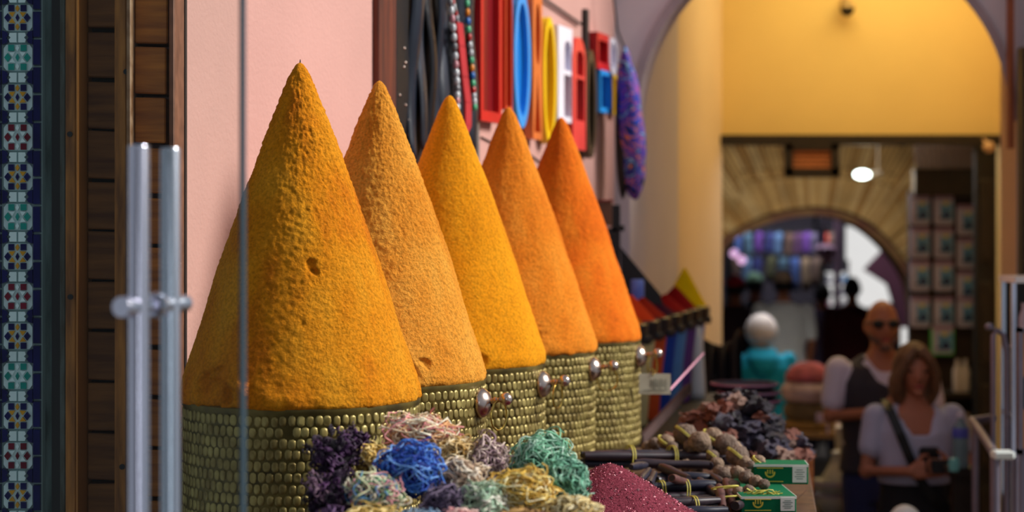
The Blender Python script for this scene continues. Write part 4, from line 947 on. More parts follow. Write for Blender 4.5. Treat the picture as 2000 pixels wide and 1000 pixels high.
for lay in range(7):
    t = lay/7; rr_ = hr*(1-t*.93); cnt = max(1, int(19*(1-t)+.5))
    for k in range(cnt):
        an = 2*PI*(k+.5*(lay % 2))/cnt+R.uniform(-.12, .12); q_ = rr_*R.uniform(.82, 1.0); s_ = R.uniform(.026, .050)
        if math.sin(an) > .45 and lay < 6: continue
        mi = R.choice([0, 0, 0, 1, 1, 2, 2, 3]); me = LM[(mi, R.randrange(4))]
        o = bpy.data.objects.new('resin_lump', me); C.objects.link(o)
        o.location = (hx+q_*math.cos(an)*1.08, hy+q_*math.sin(an)*.8, CZ+.018+t*hh_*.98); o.scale = (s_*R.uniform(.8, 1.5), s_, s_*R.uniform(.7, 1.1)); o.rotation_euler = (R.uniform(-.7, .7), R.uniform(-.7, .7), R.uniform(0, 6.28))
        hn = 'low down' if lay < 1 else ('one row up' if lay < 2 else ('halfway up' if lay < 4 else 'high')); ca_ = math.cos(an); sd = 'on the left flank' if ca_ < -.7 else ('on the left front' if ca_ < -.25 else ('on the front' if ca_ < .25 else ('on the right front' if ca_ < .7 else 'on the right flank'))); nm = ['black charred', 'violet grey', 'rusty pink', 'pale tan'][mi]; lab_ = '%s lump %s %s of resin heap' % (nm, hn, sd); tag(o, lab_, 'resin lump', 'resin lumps, '+lab_[:60]); nl += 1
byl = {}
for o in C.objects:
    if o.name.startswith('resin_lump'): byl.setdefault(o['label'], []).append(o)
for lab_, os_ in byl.items():
    if len(os_) > 1:
        os_.sort(key=lambda q: q.location.x/q.location.y); n_ = len(os_)
        for k, o in enumerate(os_):
            o['label'] = ('left of two: ', 'right of two: ')[k]+lab_ if n_ == 2 else ('leftmost: ' if k == 0 else ('rightmost: ' if k == n_-1 else ('middle: ' if n_ == 3 else ('left of centre: ' if k == 1 else 'right of centre: '))))+lab_
for (px, py, Y, s_, mi, lab) in ((1436, 786, 5.45, .04, 3, 'largest pale tan resin lump crowning the heap'), (1532, 895, 5.22, .040, 3, 'pale tan resin lump at the right corner of the heap over the green box'), (1497, 880, 5.22, .036, 1, 'large violet grey resin lump just above the green box'), (1410, 828, 5.30, .040, 1, 'large violet grey resin lump on the front of the heap'), (1424, 852, 5.26, .03, 2, 'large rusty pink bark piece at the front middle of the heap'), (1395, 800, 5.42, .03, 2, 'long rusty pink bark piece near the top left of the heap')):
    o = bpy.data.objects.new('resin_lump', LM[(mi, 1)]); C.objects.link(o); o.location = P(px, py, Y); o.scale = (s_, s_, s_*.9); o.rotation_euler = (.3, .2, px); tag(o, lab, 'resin lump', 'large resin lumps')
mb = MB(); mb.lathe([(hr*.93, 0), (hr*.5, hh_*.45), (hr*.1, hh_*.85), (0, hh_*.87)], (hx, hy, CZ), 24, close=False); mb.v = [(x, hy+(y_-hy)*.8, z) for x, y_, z in mb.v]
o = solo('resin_crumbs', mb, M_rs[0], 'fine dark crumbs filling the resin heap', 'resin crumbs', (hx, hy, CZ)); o['kind'] = 'stuff'

# ------------------------------------------------------------------ green boxes
M_gb = mat('green printed card', (4, 100, 64), .75, var=.08, spec=.15); M_wl = mat('white label', (226, 228, 220), .5, var=.04); M_ye = mat('yellow print', (214, 196, 60), .5)
def gbox(label, px0, px1, py0, py1, Y, dep, rz, h):
    a, b = P(px0, py0, Y), P(px1, py0, Y); wd_ = b.x-a.x; u = Vector((math.cos(rz), math.sin(rz), 0)); v = Vector((-math.sin(rz), math.cos(rz), 0)); z0 = a.z-h
    root = thing('green_box', label, 'box', (a.x+wd_/2, Y+dep/2, z0), 'green product boxes'); c = Vector((a.x, Y, z0+h/2))+u*wd_/2+v*dep/2
    mb = MB(); mb.obox(c, u*wd_/2, v*dep/2, (0, 0, h/2), 0, .0015); link('carton', mb, M_gb, root)
    mb = MB(); mb.obox(c+Vector((0, 0, h/2-.004)), u*(wd_/2+.0008), v*(dep/2+.0008), (0, 0, .003)); link('lid_edge', mb, M_wl, root)
    f = Vector((a.x, Y, z0+h/2))+u*wd_*.30-v*.0012; mb = MB()
    for k in range(11): an = PI+PI*k/10; p0 = f+u*(.011*math.cos(an))+Vector((0, 0, .004+.011*math.sin(an))); mb.obox(p0, u*.0018, v*.0006, (0, 0, .0018))
    for k in range(3): mb.obox(f+u*(-.006+.006*k)+Vector((0, 0, .006)), u*.0012, v*.0006, (0, 0, .005))
    mb.obox(f+Vector((0, 0, -h*.36)), u*wd_*.24, v*.0006, (0, 0, .0008)); mb.obox(f+Vector((0, 0, h*.30)), u*wd_*.24, v*.0006, (0, 0, .0008)); link('emblem', mb, M_ye, root)
    mb = MB(); mb.obox(Vector((a.x, Y, z0+h/2))+u*wd_*.84-v*.0012, u*wd_*.13, v*.0008, (0, 0, h*.40)); link('paper_label', mb, M_wl, root)
    mb = MB()
    for k in range(5): mb.obox(Vector((a.x, Y, z0+h*.72-k*h*.11))+u*wd_*.84-v*.0022, u*wd_*(.09 if k % 2 else .06), v*.0003, (0, 0, .0009))
    link('print_lines', mb, mat('grey print', (110, 130, 120), .6), root)
gbox('upper green printed box with a white label, stacked beside the resin heap', 1472, 1578, 906, 955, 4.63, .085, -.05, P(0, 906, 4.63).z-1.096)
gbox('lower green printed box under the upper one, nearest the camera', 1448, 1556, 969, 1000, 4.42, .30, .03, P(0, 969, 4.42).z-CZ-.002)
# orange crate behind
c = P(1572, 893, 6.2); oc = thing('orange_crate', 'orange plywood crate on end beyond the green boxes', 'crate', (c.x, 6.3, 0))
M_oc = mat('orange plywood', (178, 104, 44), .6, rgb2=(146, 78, 30), scale=8, stretch=(1, 1, 6))
mb = MB(); mb.box(c.x-.045, c.x+.03, 6.2, 6.45, .0, c.z); link('side_panel', mb, M_oc, oc)
mb = MB(); mb.box(c.x-.05, c.x+.035, 6.19, 6.46, c.z, c.z+.012); link('top_board', mb, M_oc, oc)
# nested dark trays with pink rims behind the resin heap
zb_ = .98
for i, (cx_, py, wp) in enumerate(((1462, 800, 52), (1470, 786, 56), (1462, 770, 62), (1454, 754, 66))):
    Y = 6.9; c = P(cx_, py, Y); r = wp*Y/F; mb = MB()
    mb.lathe([(r*.7, -.012), (r*.93, -.004), (r, .006), (r, .012), (r*.96, .012), (r*.9, .0), (r*.6, -.008), (0, -.008)], c, 36, close=False); mb.lathe([(r*.995, .006), (r*1.012, .009), (r*.995, .013), (r*.965, .013)], c, 36, 1, close=False)
    solo('shallow_basket', mb, [mat('dark violet weave', (56, 46, 66), .5, var=.3), mat('pink weave rim', (206, 110, 140), .5, rgb2=(110, 110, 140), scale=12)], ['lowest basket in the stack behind the resin heap', 'second lowest basket in the stack behind the resin heap', 'second highest pink rimmed basket behind the resin heap', 'topmost pink rimmed basket behind the resin heap'][i], 'basket', c, 'stacked pink rimmed baskets', True)
bs = thing('basket_stand', 'dark stand carrying the stack of pink rimmed baskets', 'stand', (P(1462, 0, 6.9).x, 6.9, floor_z(6.9)))
mb = MB(); c = P(1462, 806, 6.9); mb.lathe([(.09, 0), (.075, .02), (.06, .4), (.07, c.z-.004-floor_z(6.9))], (c.x, 6.9, floor_z(6.9)), 20); link('pillar', mb, M_dark, bs)
# ------------------------------------------------------------------ doorway fittings
# framed notice
c = P(1585, 312, 10.86); fr = thing('framed_notice', 'dark framed orange-brown notice board hung under the beam', 'sign', c)
hw, hh2 = 52*10.86/F, 31*10.86/F
mb = MB()
for (a, b, cx, cz) in ((hw, .024, 0, hh2-.012), (hw, .028, 0, -hh2+.016), (.024, hh2, -hw+.02, 0), (.024, hh2, hw-.02, 0)): mb.obox(c+Vector((cx, -.01, cz)), (a, 0, 0), (0, .015, 0), (0, 0, b))
link('frame', mb, M_dark, fr)
mb = MB(); mb.obox(c+Vector((0, .004, 0)), (hw-.02, 0, 0), (0, .004, 0), (0, 0, hh2-.02)); link('panel', mb, mat('orange brown panel', (206, 130, 84), .7, var=.05), fr)
mb = MB()
for k in range(5):
    zz = hh2*.60-k*hh2*.30; x = -hw*.72
    while x < hw*.70:
        ww = R.uniform(.008, .022); mb.obox(c+Vector((x+ww/2, -.0012, zz+R.uniform(-.002, .002))), (ww/2, 0, 0), (0, .001, 0), (0, 0, .0055)); x += ww+.005
link('writing', mb, mat('dark brown lettering', (92, 44, 26), .7), fr)
for dx in (-.1, .1):
    mb = MB(); mb.box(c.x+dx-.004, c.x+dx+.004, c.y, c.y+.06, c.z+hh2-.01, zb-.05); link('hanger', mb, M_black, fr)
# bulkhead lamp
c = P(1684, 341, 12.6); lp = thing('wall_lamp', 'glowing white oval lamp on a bracket in the tunnel', 'lamp', c)
mb = MB(); mb.ell(c, (.058, .05, .031), 20, 12); link('diffuser', mb, mat('lit lamp glass', (235, 255, 250), .3, var=0, emit=6), lp, 'all')
mb = MB(); mb.tube([c+Vector((.05, 0, .0)), c+Vector((.13, .02, .012))], [.026, .018], 12); mb.tube([c+Vector((.11, .02, .01)), c+Vector((.12, .02, 2.62-c.z))], .006, 8); link('bracket', mb, mat('grey lamp metal', (120, 112, 100), .4, .5), lp, True)
l = bpy.data.lights.new('lamp_light', 'POINT'); l.energy = 7; l.color = (1.0, .80, .55); l.shadow_soft_size = .06
o = bpy.data.objects.new('lamp_light', l); C.objects.link(o); o.location = c+Vector((-.02, -.18, -.06))
# dome camera on wall
c = P(1655, 14, 10.9); dc = thing('dome_camera', 'black dome security camera high on the yellow wall', 'camera', c)
mb = MB(); mb.lathe([(0, .02), (.042, .02), (.046, .01), (.046, -.005), (.0, -.005)], c, 24, close=False); mb.tube([c+Vector((0, .0, .015)), c+Vector((0, .10, .045))], .028, 12); link('mount', mb, mat('cream plastic', (190, 160, 110), .5), dc, True)
mb = MB(); mb.ell(c+Vector((0, 0, -.012)), (.041, .041, .042), 20, 12); link('dome', mb, M_black, dc, 'all')
# awning box + dark door leaf + round lamp
pa, pb = P(1787, 326, 11.5), P(1908, 382, 11.5)
k_ = thing('shop_awning', 'brown ribbed shop awning above the hanging pouches', 'awning', (pa.x, 11.5, pb.z))
mb = MB(); mb.box(pa.x, pb.x+.05, 11.5, 11.6, pb.z, pa.z-.01); link('box', mb, M_dark, k_)
for i in range(11):
    x0 = pa.x+i*(pb.x-pa.x)/11; mb = MB(); zt_ = P(0, 284, 11.5).z; mb.prism([(x0, 11.46, pa.z-.01), (x0+.030, 11.46, pa.z-.01), (x0+.030+.01, 11.58, zt_), (x0+.01, 11.58, zt_)], (0, .015, .004)); link('rib', mb, mat('grey brown slats', (84, 62, 44), .8, var=.15), k_)
pa, pb = P(1906, 285, 10.8), P(1946, 0, 10.8)
dl = thing('door_leaf', 'tall dark wooden door leaf folded open at the right of the doorway', 'door', (pa.x, 10.8, FLOOR))
mb = MB(); mb.box(pa.x, pb.x, 10.8, 10.87, FLOOR, zb-.06); link('panel_board', mb, M_black, dl)
for z0 in (-.25, .35, .95, 1.55): mb = MB(); mb.obox(((pa.x+pb.x)/2, 10.79, z0+.22), (.04, 0, 0), (0, .012, 0), (0, 0, .24), 0, .008); link('door_panel', mb, M_dark, dl)
c = P(1931, 287, 10.7); mb = MB(); mb.ell(c, (.034, .034, .034), 16, 12); mb.tube([c+Vector((0, 0, .02)), c+Vector((0, .12, .05))], .008, 8); solo('globe_lamp', mb, mat('beige globe', (206, 166, 128), .4), 'small beige globe lamp under the right end of the beam', 'lamp', c, smooth='all')
# pouches on a dark board
pa, pb = P(1776, 372, 11.62), P(1912, 705, 11.62)
pbd = solo('display_board', MB().box(pa.x, pb.x, 11.62, 11.68, FLOOR, pa.z), mat('dark brown board', (44, 30, 24), .8), 'dark brown display board behind the rows of hanging pouches', 'board', (pa.x, 11.62, FLOOR))
M_po = mat('white pouch plastic', (176, 172, 206), .35, var=.05); M_pb = mat('blue pouch print', (70, 130, 190), .4, rgb2=(120, 170, 215), scale=14); M_pn = mat('navy pouch print', (24, 34, 84), .4); M_pg = mat('green pouch edge', (70, 190, 90), .4); M_ph = mat('lilac header card', (150, 120, 160), .5)
rown = ['top row', 'second row', 'third row', 'fourth row']; coln = ['left', 'middle', 'right']
def pouch(px, py, w_, h_, label, green=False, flip=0):
    Y = 11.58; c = P(px, py, Y); a_, b_ = w_*Y/F/2, h_*Y/F/2
    root = thing('product_pouch', label, 'pouch', c-Vector((0, 0, b_)), 'white and blue pouches on the display board')
    mb = MB(); n = 20; vs = []
    mb.obox(c, (a_, 0, 0), (0, .012, 0), (0, 0, b_), 0, .012); link('pouch_bag', mb, M_pg if green else M_po, root, True)
    if green: mb = MB(); mb.obox(c+Vector((0, -.0125, 0)), (a_*.84, 0, 0), (0, .001, 0), (0, 0, b_*.86)); link('front_print', mb, M_po, root)
    mb = MB(); mb.obox(c+Vector((0, -.013, b_*.86)), (a_*.96, 0, 0), (0, .002, 0), (0, 0, b_*.13)); link('header', mb, M_ph, root)
    mb = MB(); mb.obox(c+Vector((a_*.25, -.0145, -b_*.1)), (a_*.62, 0, 0), (0, .0008, 0), (0, 0, b_*.55)); link('picture_area', mb, M_pb, root)
    mb = MB(); mb.ell(c+Vector((a_*.28, -.016, -b_*.34)), (a_*.36, .003, b_*.27), 12, 8); mb.ell(c+Vector((-a_*.3, -.016, -b_*.5)), (a_*.18, .003, b_*.12), 10, 6); link('dark_shape', mb, M_pn, root, True)
    mb = MB(); mb.ell(c+Vector((a_*.18, -.017, b_*.42)), (a_*.26, .002, b_*.13), 10, 6); link('yellow_mark', mb, M_ye, root, True)
for r_ in range(4):
    for q_, (px, dy) in enumerate(((1797, 0), (1843, 0), (1886, 20))):
        py = 410+r_*64.5+(dy if r_ < 3 else 6)
        pouch(px, py, 38 if q_ < 2 else 34, 60, 'white and blue product pouch, %s, %s column' % (rown[r_], coln[q_]))
pouch(1840, 665, 46, 58, 'green edged product pouch hanging below the middle column', True)
for q_, px in enumerate((1797, 1843, 1886)):
    mb = MB(); mb.tube([P(px, 378, 11.55), P(px, 378, 11.62)], .004, 6); link('peg', mb, M_steel, pbd)
# dim shelves under the pouches
sh = thing('dark_shelf', 'dark shelf unit with pale bottles behind the woman', 'shelf', (P(1840, 0, 11.3).x, 11.5, FLOOR))
for z0 in (.0, .35, .68):
    mb = MB(); mb.box(P(1765, 0, 11.4).x, P(1915, 0, 11.4).x, 11.35, 11.6, z0, z0+.03); link('shelf_board', mb, M_dark, sh)
for x_ in (1765, 1912):
    mb = MB(); xx = P(x_, 0, 11.4).x; mb.box(xx-.015, xx+.015, 11.35, 11.6, FLOOR, .8); link('upright', mb, M_dark, sh)
for k, (px, z0) in enumerate(((1885, .71), (1870, .71), (1890, .38))):
    c = P(px, 0, 11.42); mb = MB(); mb.lathe([(.0, 0), (.028, 0), (.03, .02), (.03, .13), (.012, .17), (.012, .2), (0, .2)], (c.x, 11.42, z0), 14, close=False)
    solo('bottle', mb, mat('pale bottle', (190, 180, 180), .3), ['pale bottle on the dark shelf, right of the woman', 'second pale bottle on the dark shelf beside the first', 'pale bottle on the lower dark shelf'][k], 'bottle', (c.x, 11.42, z0), smooth=True)

# ------------------------------------------------------------------ far market beyond the second arch
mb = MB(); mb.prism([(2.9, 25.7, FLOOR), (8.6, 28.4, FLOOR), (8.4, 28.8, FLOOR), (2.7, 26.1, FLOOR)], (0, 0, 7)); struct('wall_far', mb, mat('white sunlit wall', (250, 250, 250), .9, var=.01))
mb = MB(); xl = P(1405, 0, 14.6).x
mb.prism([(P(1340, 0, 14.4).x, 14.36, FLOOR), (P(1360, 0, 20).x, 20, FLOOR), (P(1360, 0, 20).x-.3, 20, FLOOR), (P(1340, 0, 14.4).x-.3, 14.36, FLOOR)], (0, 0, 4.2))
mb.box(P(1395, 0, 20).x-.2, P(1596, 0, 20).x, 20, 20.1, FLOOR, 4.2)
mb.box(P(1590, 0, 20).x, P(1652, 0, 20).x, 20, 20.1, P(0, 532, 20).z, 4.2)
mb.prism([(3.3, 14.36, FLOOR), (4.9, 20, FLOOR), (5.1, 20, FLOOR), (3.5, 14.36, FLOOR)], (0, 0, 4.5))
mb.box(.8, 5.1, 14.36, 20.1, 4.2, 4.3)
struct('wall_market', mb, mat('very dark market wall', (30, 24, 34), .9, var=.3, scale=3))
mb = MB(); mb.prism([P(1690, 527, 18.5), P(1728, 487, 18.5), P(1722, 470, 18.5), P(1700, 440, 18.5), P(1860, 400, 18.5), P(1860, 640, 18.5), P(1760, 640, 18.5), P(1744, 585, 18.5), P(1735, 556, 18.5)], (0, .12, 0))
solo('maroon_awning', mb, mat('maroon canvas', (66, 22, 42), .8), 'dark maroon canvas awning against the bright opening', 'awning', P(1790, 640, 18.5))
mb = MB(); mb.prism([P(1652, 440, 18.9), P(1652, 380, 18.9), P(1760, 380, 18.9), P(1735, 470, 18.9), P(1700, 452, 18.9)], (0, .1, 0))
solo('dark_canopy', mb, M_black, 'dark canopy over the bright opening in the market', 'awning', P(1700, 450, 18.9))
mb = MB(); mb.prism([P(1640, 600, 19.2), P(1660, 596, 19.2), P(1700, 607, 19.2), P(1760, 590, 19.2), P(1760, 760, 19.2), P(1640, 760, 19.2)], (0, .3, 0))
mb.v = [(x, y_, max(z, FLOOR)) for x, y_, z in mb.v]
solo('dark_stall', mb, M_black, 'low dark stall in front of the bright opening', 'stall', (P(1700, 0, 19.2).x, 19.2, FLOOR))
slim = P(1636, 0, 17.5); mb = MB(); mb.box(slim.x-.03, slim.x+.03, 17.5, 17.56, FLOOR, 2.2); solo('pale_pole', mb, mat('lilac pole paint', (140, 110, 130), .6), 'slim lilac pole left of the bright opening', 'pole', (slim.x, 17.5, FLOOR))
# hanging goods: garments and bags along the left stall of the far market
rail = MB(); rail.tube([P(1425, 452, 18.2), P(1640, 452, 18.2)], .02, 6); rail.tube([P(1425, 500, 17.9), P(1600, 500, 17.9)], .02, 6)
rr_o = thing('goods_rail', 'dark rail carrying the hanging garments in the far market', 'rail', P(1425, 452, 18.2)); link('bar', rail, M_black, rr_o)
for px_ in (1423, 1602):
    mb = MB(); c = P(px_, 452, 18.05); mb.box(c.x-.02, c.x+.02, 17.85, 18.25, FLOOR, c.z+.05); link('upright', mb, M_black, rr_o)
gcol = [('purple', (96, 78, 190)), ('slate blue', (64, 90, 150)), ('brown', (96, 70, 60)), ('taupe', (120, 96, 84)), ('navy', (44, 50, 110)), ('grey lilac', (120, 110, 140)), ('teal grey', (70, 100, 120)), ('plum', (86, 50, 90)), ('sand', (140, 116, 92)), ('steel blue', (90, 120, 160)), ('rust red', (190, 60, 40)), ('olive', (90, 90, 60))]
gi = 0
def garment(px, py0, py1, wpx, Y, cn_, c_, lab):
    a, b = P(px, py0, Y), P(px, py1, Y); hw_ = wpx*Y/F/2; mb = MB(); n = 14; L_ = a.z-b.z; vs = []
    secs = [(b.z, hw_*.95, .03), (b.z+L_*.3, hw_*.9, .04), (b.z+L_*.72, hw_*.8, .04), (b.z+L_*.90, hw_*1.0, .03), (b.z+L_*.97, hw_*.35, .02), (a.z, hw_*.12, .012)]
    mb.loft(secs, 14, c=(a.x, Y)); mb.v = [(x+.008*math.sin(z*20+px), y_+.012*math.sin(x*90+px), z) for x, y_, z in mb.v]
    solo('hanging_garment', mb, mat('%s cloth' % cn_ if cn_ != 'royal blue' else 'rb', c_, .8, var=.2), lab, 'garment', (a.x, Y, b.z), 'garments hung in the far market', 'all')
pos1 = [1440, 1462, 1482, 1502, 1520, 1540, 1558, 1576, 1592, 1610, 1626]
ords = ['first', 'second', 'third', 'fourth', 'fifth', 'sixth', 'seventh', 'eighth', 'ninth', 'tenth', 'eleventh']
for k, px in enumerate(pos1):
    cn_, c_ = gcol[(k*5+1) % 12] if k != 2 else gcol[0]; garment(px, 452, 500+R.uniform(-6, 20), 18, 18.2, cn_, c_, '%s garment, %s from the left on the upper far rail' % (cn_, ords[k]))
for k, px in enumerate([1436, 1458, 1480, 1506, 1530, 1552, 1574, 1594]):
    cn_, c_ = gcol[(k*7+2) % 12]; garment(px, 500, 556+R.uniform(-6, 25), 20, 17.9, cn_, c_, '%s garment, %s from the left on the lower far rail' % (cn_, ords[k]))
for k, (px, py, lab) in enumerate(((1434, 495, 'upper pink-white glowing globe at the left of the far arch'), (1449, 508, 'lower pink-white glowing globe at the left of the far arch'))):
    c = P(px, py, 16.5); gl = thing('lantern', lab, 'lantern', c, 'glowing globes in the far market'); mb = MB(); mb.ell(c, (.038, .038, .038), 14, 10); link('globe', mb, mat('lit pink glass', (240, 190, 235), .4, var=0, emit=1.0), gl, 'all')
    mb = MB(); mb.tube([c+Vector((0, 0, .03)), c+Vector((0, 0, .9))], .004, 6); link('cord', mb, M_black, gl)
# bright sunlit goods past the stalls
bc = [('white', (245, 245, 250)), ('pale yellow', (250, 225, 120)), ('pink', (240, 140, 190)), ('white', (250, 250, 250)), ('lilac', (190, 170, 240)), ('orange', (240, 130, 60)), ('sky blue', (120, 190, 250)), ('cream', (250, 236, 190))]
stand = thing('goods_stand', 'slim stand holding bright pots in the sunlit street', 'stand', (P(1622, 0, 24).x, 24, FLOOR))
tbl = [520, 545, 568, 592]
for k, yy in enumerate(tbl):
    a, b = P(1590, yy+6, 23.6), P(1656, yy+6, 23.6); mb = MB(); mb.box(a.x, b.x, 23.5, 23.8, a.z-.02, a.z); link('shelf_board', mb, mat('grey lilac shelf', (120, 100, 140), .7), stand)
for xx in (1592, 1655):
    a = P(xx, 520, 23.65); mb = MB(); mb.box(a.x-.012, a.x+.012, 23.6, 23.7, FLOOR, a.z+.08); link('upright', mb, M_dark, stand)
for r_ in range(4):
    for q_ in range(4):
        cn_, c_ = bc[(r_*5+q_*3) % 8]; c = P(1600+q_*16+R.uniform(-2, 2), tbl[r_]+6, 23.6); rp = R.uniform(.032, .048)
        mb = MB(); mb.lathe([(0, 0), (rp*.6, 0), (rp, rp*.7), (rp*.95, rp*1.4), (rp*.5, rp*1.9), (rp*.6, rp*2.2), (0, rp*2.2)], c, 14, close=False)
        solo('glazed_pot', mb, mat('glaze %s' % cn_, c_, .25, var=.04), '%s pot, %s from the left on the %s shelf in the sunlit street' % (cn_, ords[q_], ['top', 'second', 'third', 'lowest'][r_]), 'pot', c, 'bright pots in the sunlit street', 'all')
mb = MB(); c = P(1612, 495, 17.2); mb.lathe([(.03, 0), (.085, .02), (.1, .1), (.06, .13), (0, .14)], (c.x, 17.2, c.z-.05), 16, close=False); mb.tube([(c.x, 17.2, c.z+.08), (c.x, 17.2, 4.2)], .006, 6)
solo('hanging_lampshade', mb, mat('pale lilac shade', (190, 150, 180), .6), 'pale lilac lampshade hanging left of the bright opening', 'lamp', (c.x, 17.2, c.z-.05), smooth=True)

# ------------------------------------------------------------------ people
def eval_mods(mb, mods, name='t', skinr=None, edges=None):
    me = bpy.data.meshes.new(name); me.from_pydata([tuple(v) for v in mb.v], edges or [], mb.f); o = bpy.data.objects.new(name, me); C.objects.link(o)
    for ty, kw in mods:
        m_ = o.modifiers.new(ty, ty)
        for k, v in kw.items(): setattr(m_, k, v)
    if skinr:
        sk = me.skin_vertices[0].data if me.skin_vertices else None
        for i, r in enumerate(skinr): sk[i].radius = (r, r)
        sk[0].use_root = True
    dg = bpy.context.evaluated_depsgraph_get(); ev = o.evaluated_get(dg); m2 = ev.to_mesh(); out = MB()
    out.add([v.co.copy() for v in m2.vertices], [tuple(p.vertices) for p in m2.polygons]); ev.to_mesh_clear(); bpy.data.objects.remove(o); bpy.data.meshes.remove(me); return out
def fuse(mb, vox, it=2):
    bm_ = mb; return eval_mods(bm_, [('REMESH', dict(mode='VOXEL', voxel_size=vox)), ('SMOOTH', dict(iterations=it, factor=.5))])
def limb(mb, pts, rad, n=12):
    mb.tube(pts, rad, n)
    for p, r in zip(pts, rad): mb.ell(p, (r, r, r), n, 8)
def hand(mb, wrist, dirv, sidev, k=1.0, curl=.5):
    d = Vector(dirv).normalized(); s_ = Vector(sidev); s_ = (s_-d*s_.dot(d)).normalized(); nrm = d.cross(s_); w_ = Vector(wrist)
    mb.obox(w_+d*.045*k, d*.048*k, s_*.038*k, nrm*.013*k, 0, .012)
    for i, L_ in enumerate((.066, .076, .070, .055)):
        b_ = w_+d*.085*k+s_*(.030-.020*i)*k; p1 = b_+(d*math.cos(curl*.5)-nrm*math.sin(curl*.5))*L_*.5*k; p2 = p1+(d*math.cos(curl*1.4)-nrm*math.sin(curl*1.4))*L_*.5*k
        mb.tube([b_-d*.02*k, b_, p1, p2], [.010*k, .0095*k, .0085*k, .007*k], 8); mb.ell(p2, (.007*k,)*3, 8, 6)
    b_ = w_+d*.03*k+s_*.036*k; p1 = b_+(d*.6+s_*.7).normalized()*.035*k; p2 = p1+(d*.9+s_*.2-nrm*.3).normalized()*.03*k
    mb.tube([b_-s_*.02*k, b_, p1, p2], [.012*k, .012*k, .010*k, .008*k], 8); mb.ell(p2, (.008*k,)*3, 8, 6)
M_skin = mat('tanned skin', (176, 112, 84), .55, var=.06, scale=6); M_skin2 = mat('light skin', (206, 148, 118), .55, var=.06, scale=6)
M_eye = mat('dark eye', (30, 20, 20), .2); M_lip = mat('lip', (160, 74, 70), .5)
def person(label, X, Y, h, back, col_top, col_bot, arms, hair=None, haircol=(40, 28, 22), skin=M_skin, hat=None, hatcol=None, skirt=False, build=1.0, vdeep=0.0, vest=None, glasses=False, vox=.011, tail=None, hood=False, lean=0, hem=.90, step=0.0, top_name='shirt'):
    k = h/1.72; z0 = floor_z(Y); sg = -1 if back else 1
    def T(p): return Vector((X+sg*p[0]*k, Y+sg*(p[1]+lean*(p[2]-.9))*k, z0+p[2]*k))
    def TM(mb): mb.v = [tuple(T(v)) for v in mb.v]; return mb
    root = thing('person', label, 'person', (X, Y, z0)); bw = build
    body = MB()
    body.loft([(.80, .14*bw, .09), (.92, .165*bw, .105), (1.05, .14*bw, .095), (1.22, .155*bw, .105), (1.34, .17*bw, .108), (1.415, .15*bw, .085), (1.455, .08, .06), (1.50, .052, .052), (1.56, .05, .052)], 20)
    hz = 1.605
    def hf(p):
        d = p-Vector((0, -.012, hz)); t = max(0, -d.z/.12)
        return Vector((d.x*(1-.34*t), d.y*(1-.10*t)-(.012*t if d.y < 0 else -.006), d.z))+Vector((0, -.012, hz))
    body.ell((0, -.012, hz), (.074, .096, .118), 20, 16, fn=hf)
    body.ell((0, -.108, hz-.015), (.013, .018, .024), 8, 8); body.ell((0, -.102, hz+.008), (.009, .014, .02), 8, 6); body.ell((0, -.090, hz-.085), (.026, .022, .02), 10, 8)
    body.ell((0, -.088, hz+.028), (.055, .02, .012), 12, 6)
    for s_ in (-1, 1): body.ell((s_*.075, .002, hz-.005), (.010, .02, .032), 8, 8)
    for i, (sh_, el, wr, hd, hs) in enumerate(arms):
        limb(body, [sh_, el, wr], [.047, .036, .025]); body.ell(sh_, (.058, .055, .055), 10, 8); hand(body, wr, Vector(hd), Vector(hs))
    for s_ in (-1, 1):
        limb(body, [(s_*.085, 0, .86), (s_*.095, -.01+step*s_*.4, .48), (s_*.10, .01+step*s_, .09)], [.085, .055, .038]); body.ell((s_*.105, -.05+step*s_, .04), (.042, .125, .04), 12, 8)
    fb = fuse(body, vox); TM(fb); link('body', fb, skin, root, 'all', fix=False)
    # shirt
    sh = MB(); g = .013
    sh.loft([(hem, .175*bw+g, .115+g), (.98, .165*bw+g, .112+g), (1.06, .150*bw+g, .105+g), (1.22, .165*bw+g, .112+g), (1.34, .178*bw+g, .115+g), (1.415, .155*bw+g, .092+g), (1.452, .10+g*.5, .066+g*.5), (1.468, .07, .058)], 22)
    if hem > .95: sh = MB(); sh.loft([(hem, .160*bw+g, .110+g), (1.22, .165*bw+g, .112+g), (1.34, .178*bw+g, .115+g), (1.415, .155*bw+g, .092+g), (1.452, .10+g*.5, .066+g*.5), (1.468, .07, .058)], 22)
    if vdeep:
        sh.v = [(x, y_, z-vdeep*max(0, 1-abs(x)/.085)*(1 if (y_ < -.02 and z > 1.36) else 0)) for x, y_, z in sh.v]
    for (sh_, el, wr, hd, hs) in arms:
        a = Vector(sh_); b_ = Vector(el); sl = tail if tail is not None else .62
        if sl <= 1: limb(sh, [a, a.lerp(b_, sl*.5), a.lerp(b_, sl)], [.063, .060, .058], 12)
        else: limb(sh, [a, b_, b_.lerp(Vector(wr), .95)], [.058, .052, .040], 12)
    fb = fuse(sh, vox); TM(fb); link(top_name, fb, mat('%s cloth %d %d %d' % (top_name, *col_top), col_top, .85, var=.08, scale=5), root, 'all', fix=False)
    bt = MB()
    if skirt: bt.loft([(.28, .24, .20), (.5, .225, .18), (.75, .20*bw, .15), (.92, .178*bw, .122), (1.08, .160*bw, .115), (1.14, .158*bw, .112)], 22)
    else:
        bt.loft([(.80, .175*bw, .11), (.90, .18*bw, .12), (1.0, .16*bw, .11)], 20)
        for s_ in (-1, 1): limb(bt, [(s_*.088, 0, .85), (s_*.095, -.01+step*s_*.4, .48), (s_*.10, .01+step*s_, .10)], [.098, .072, .06])
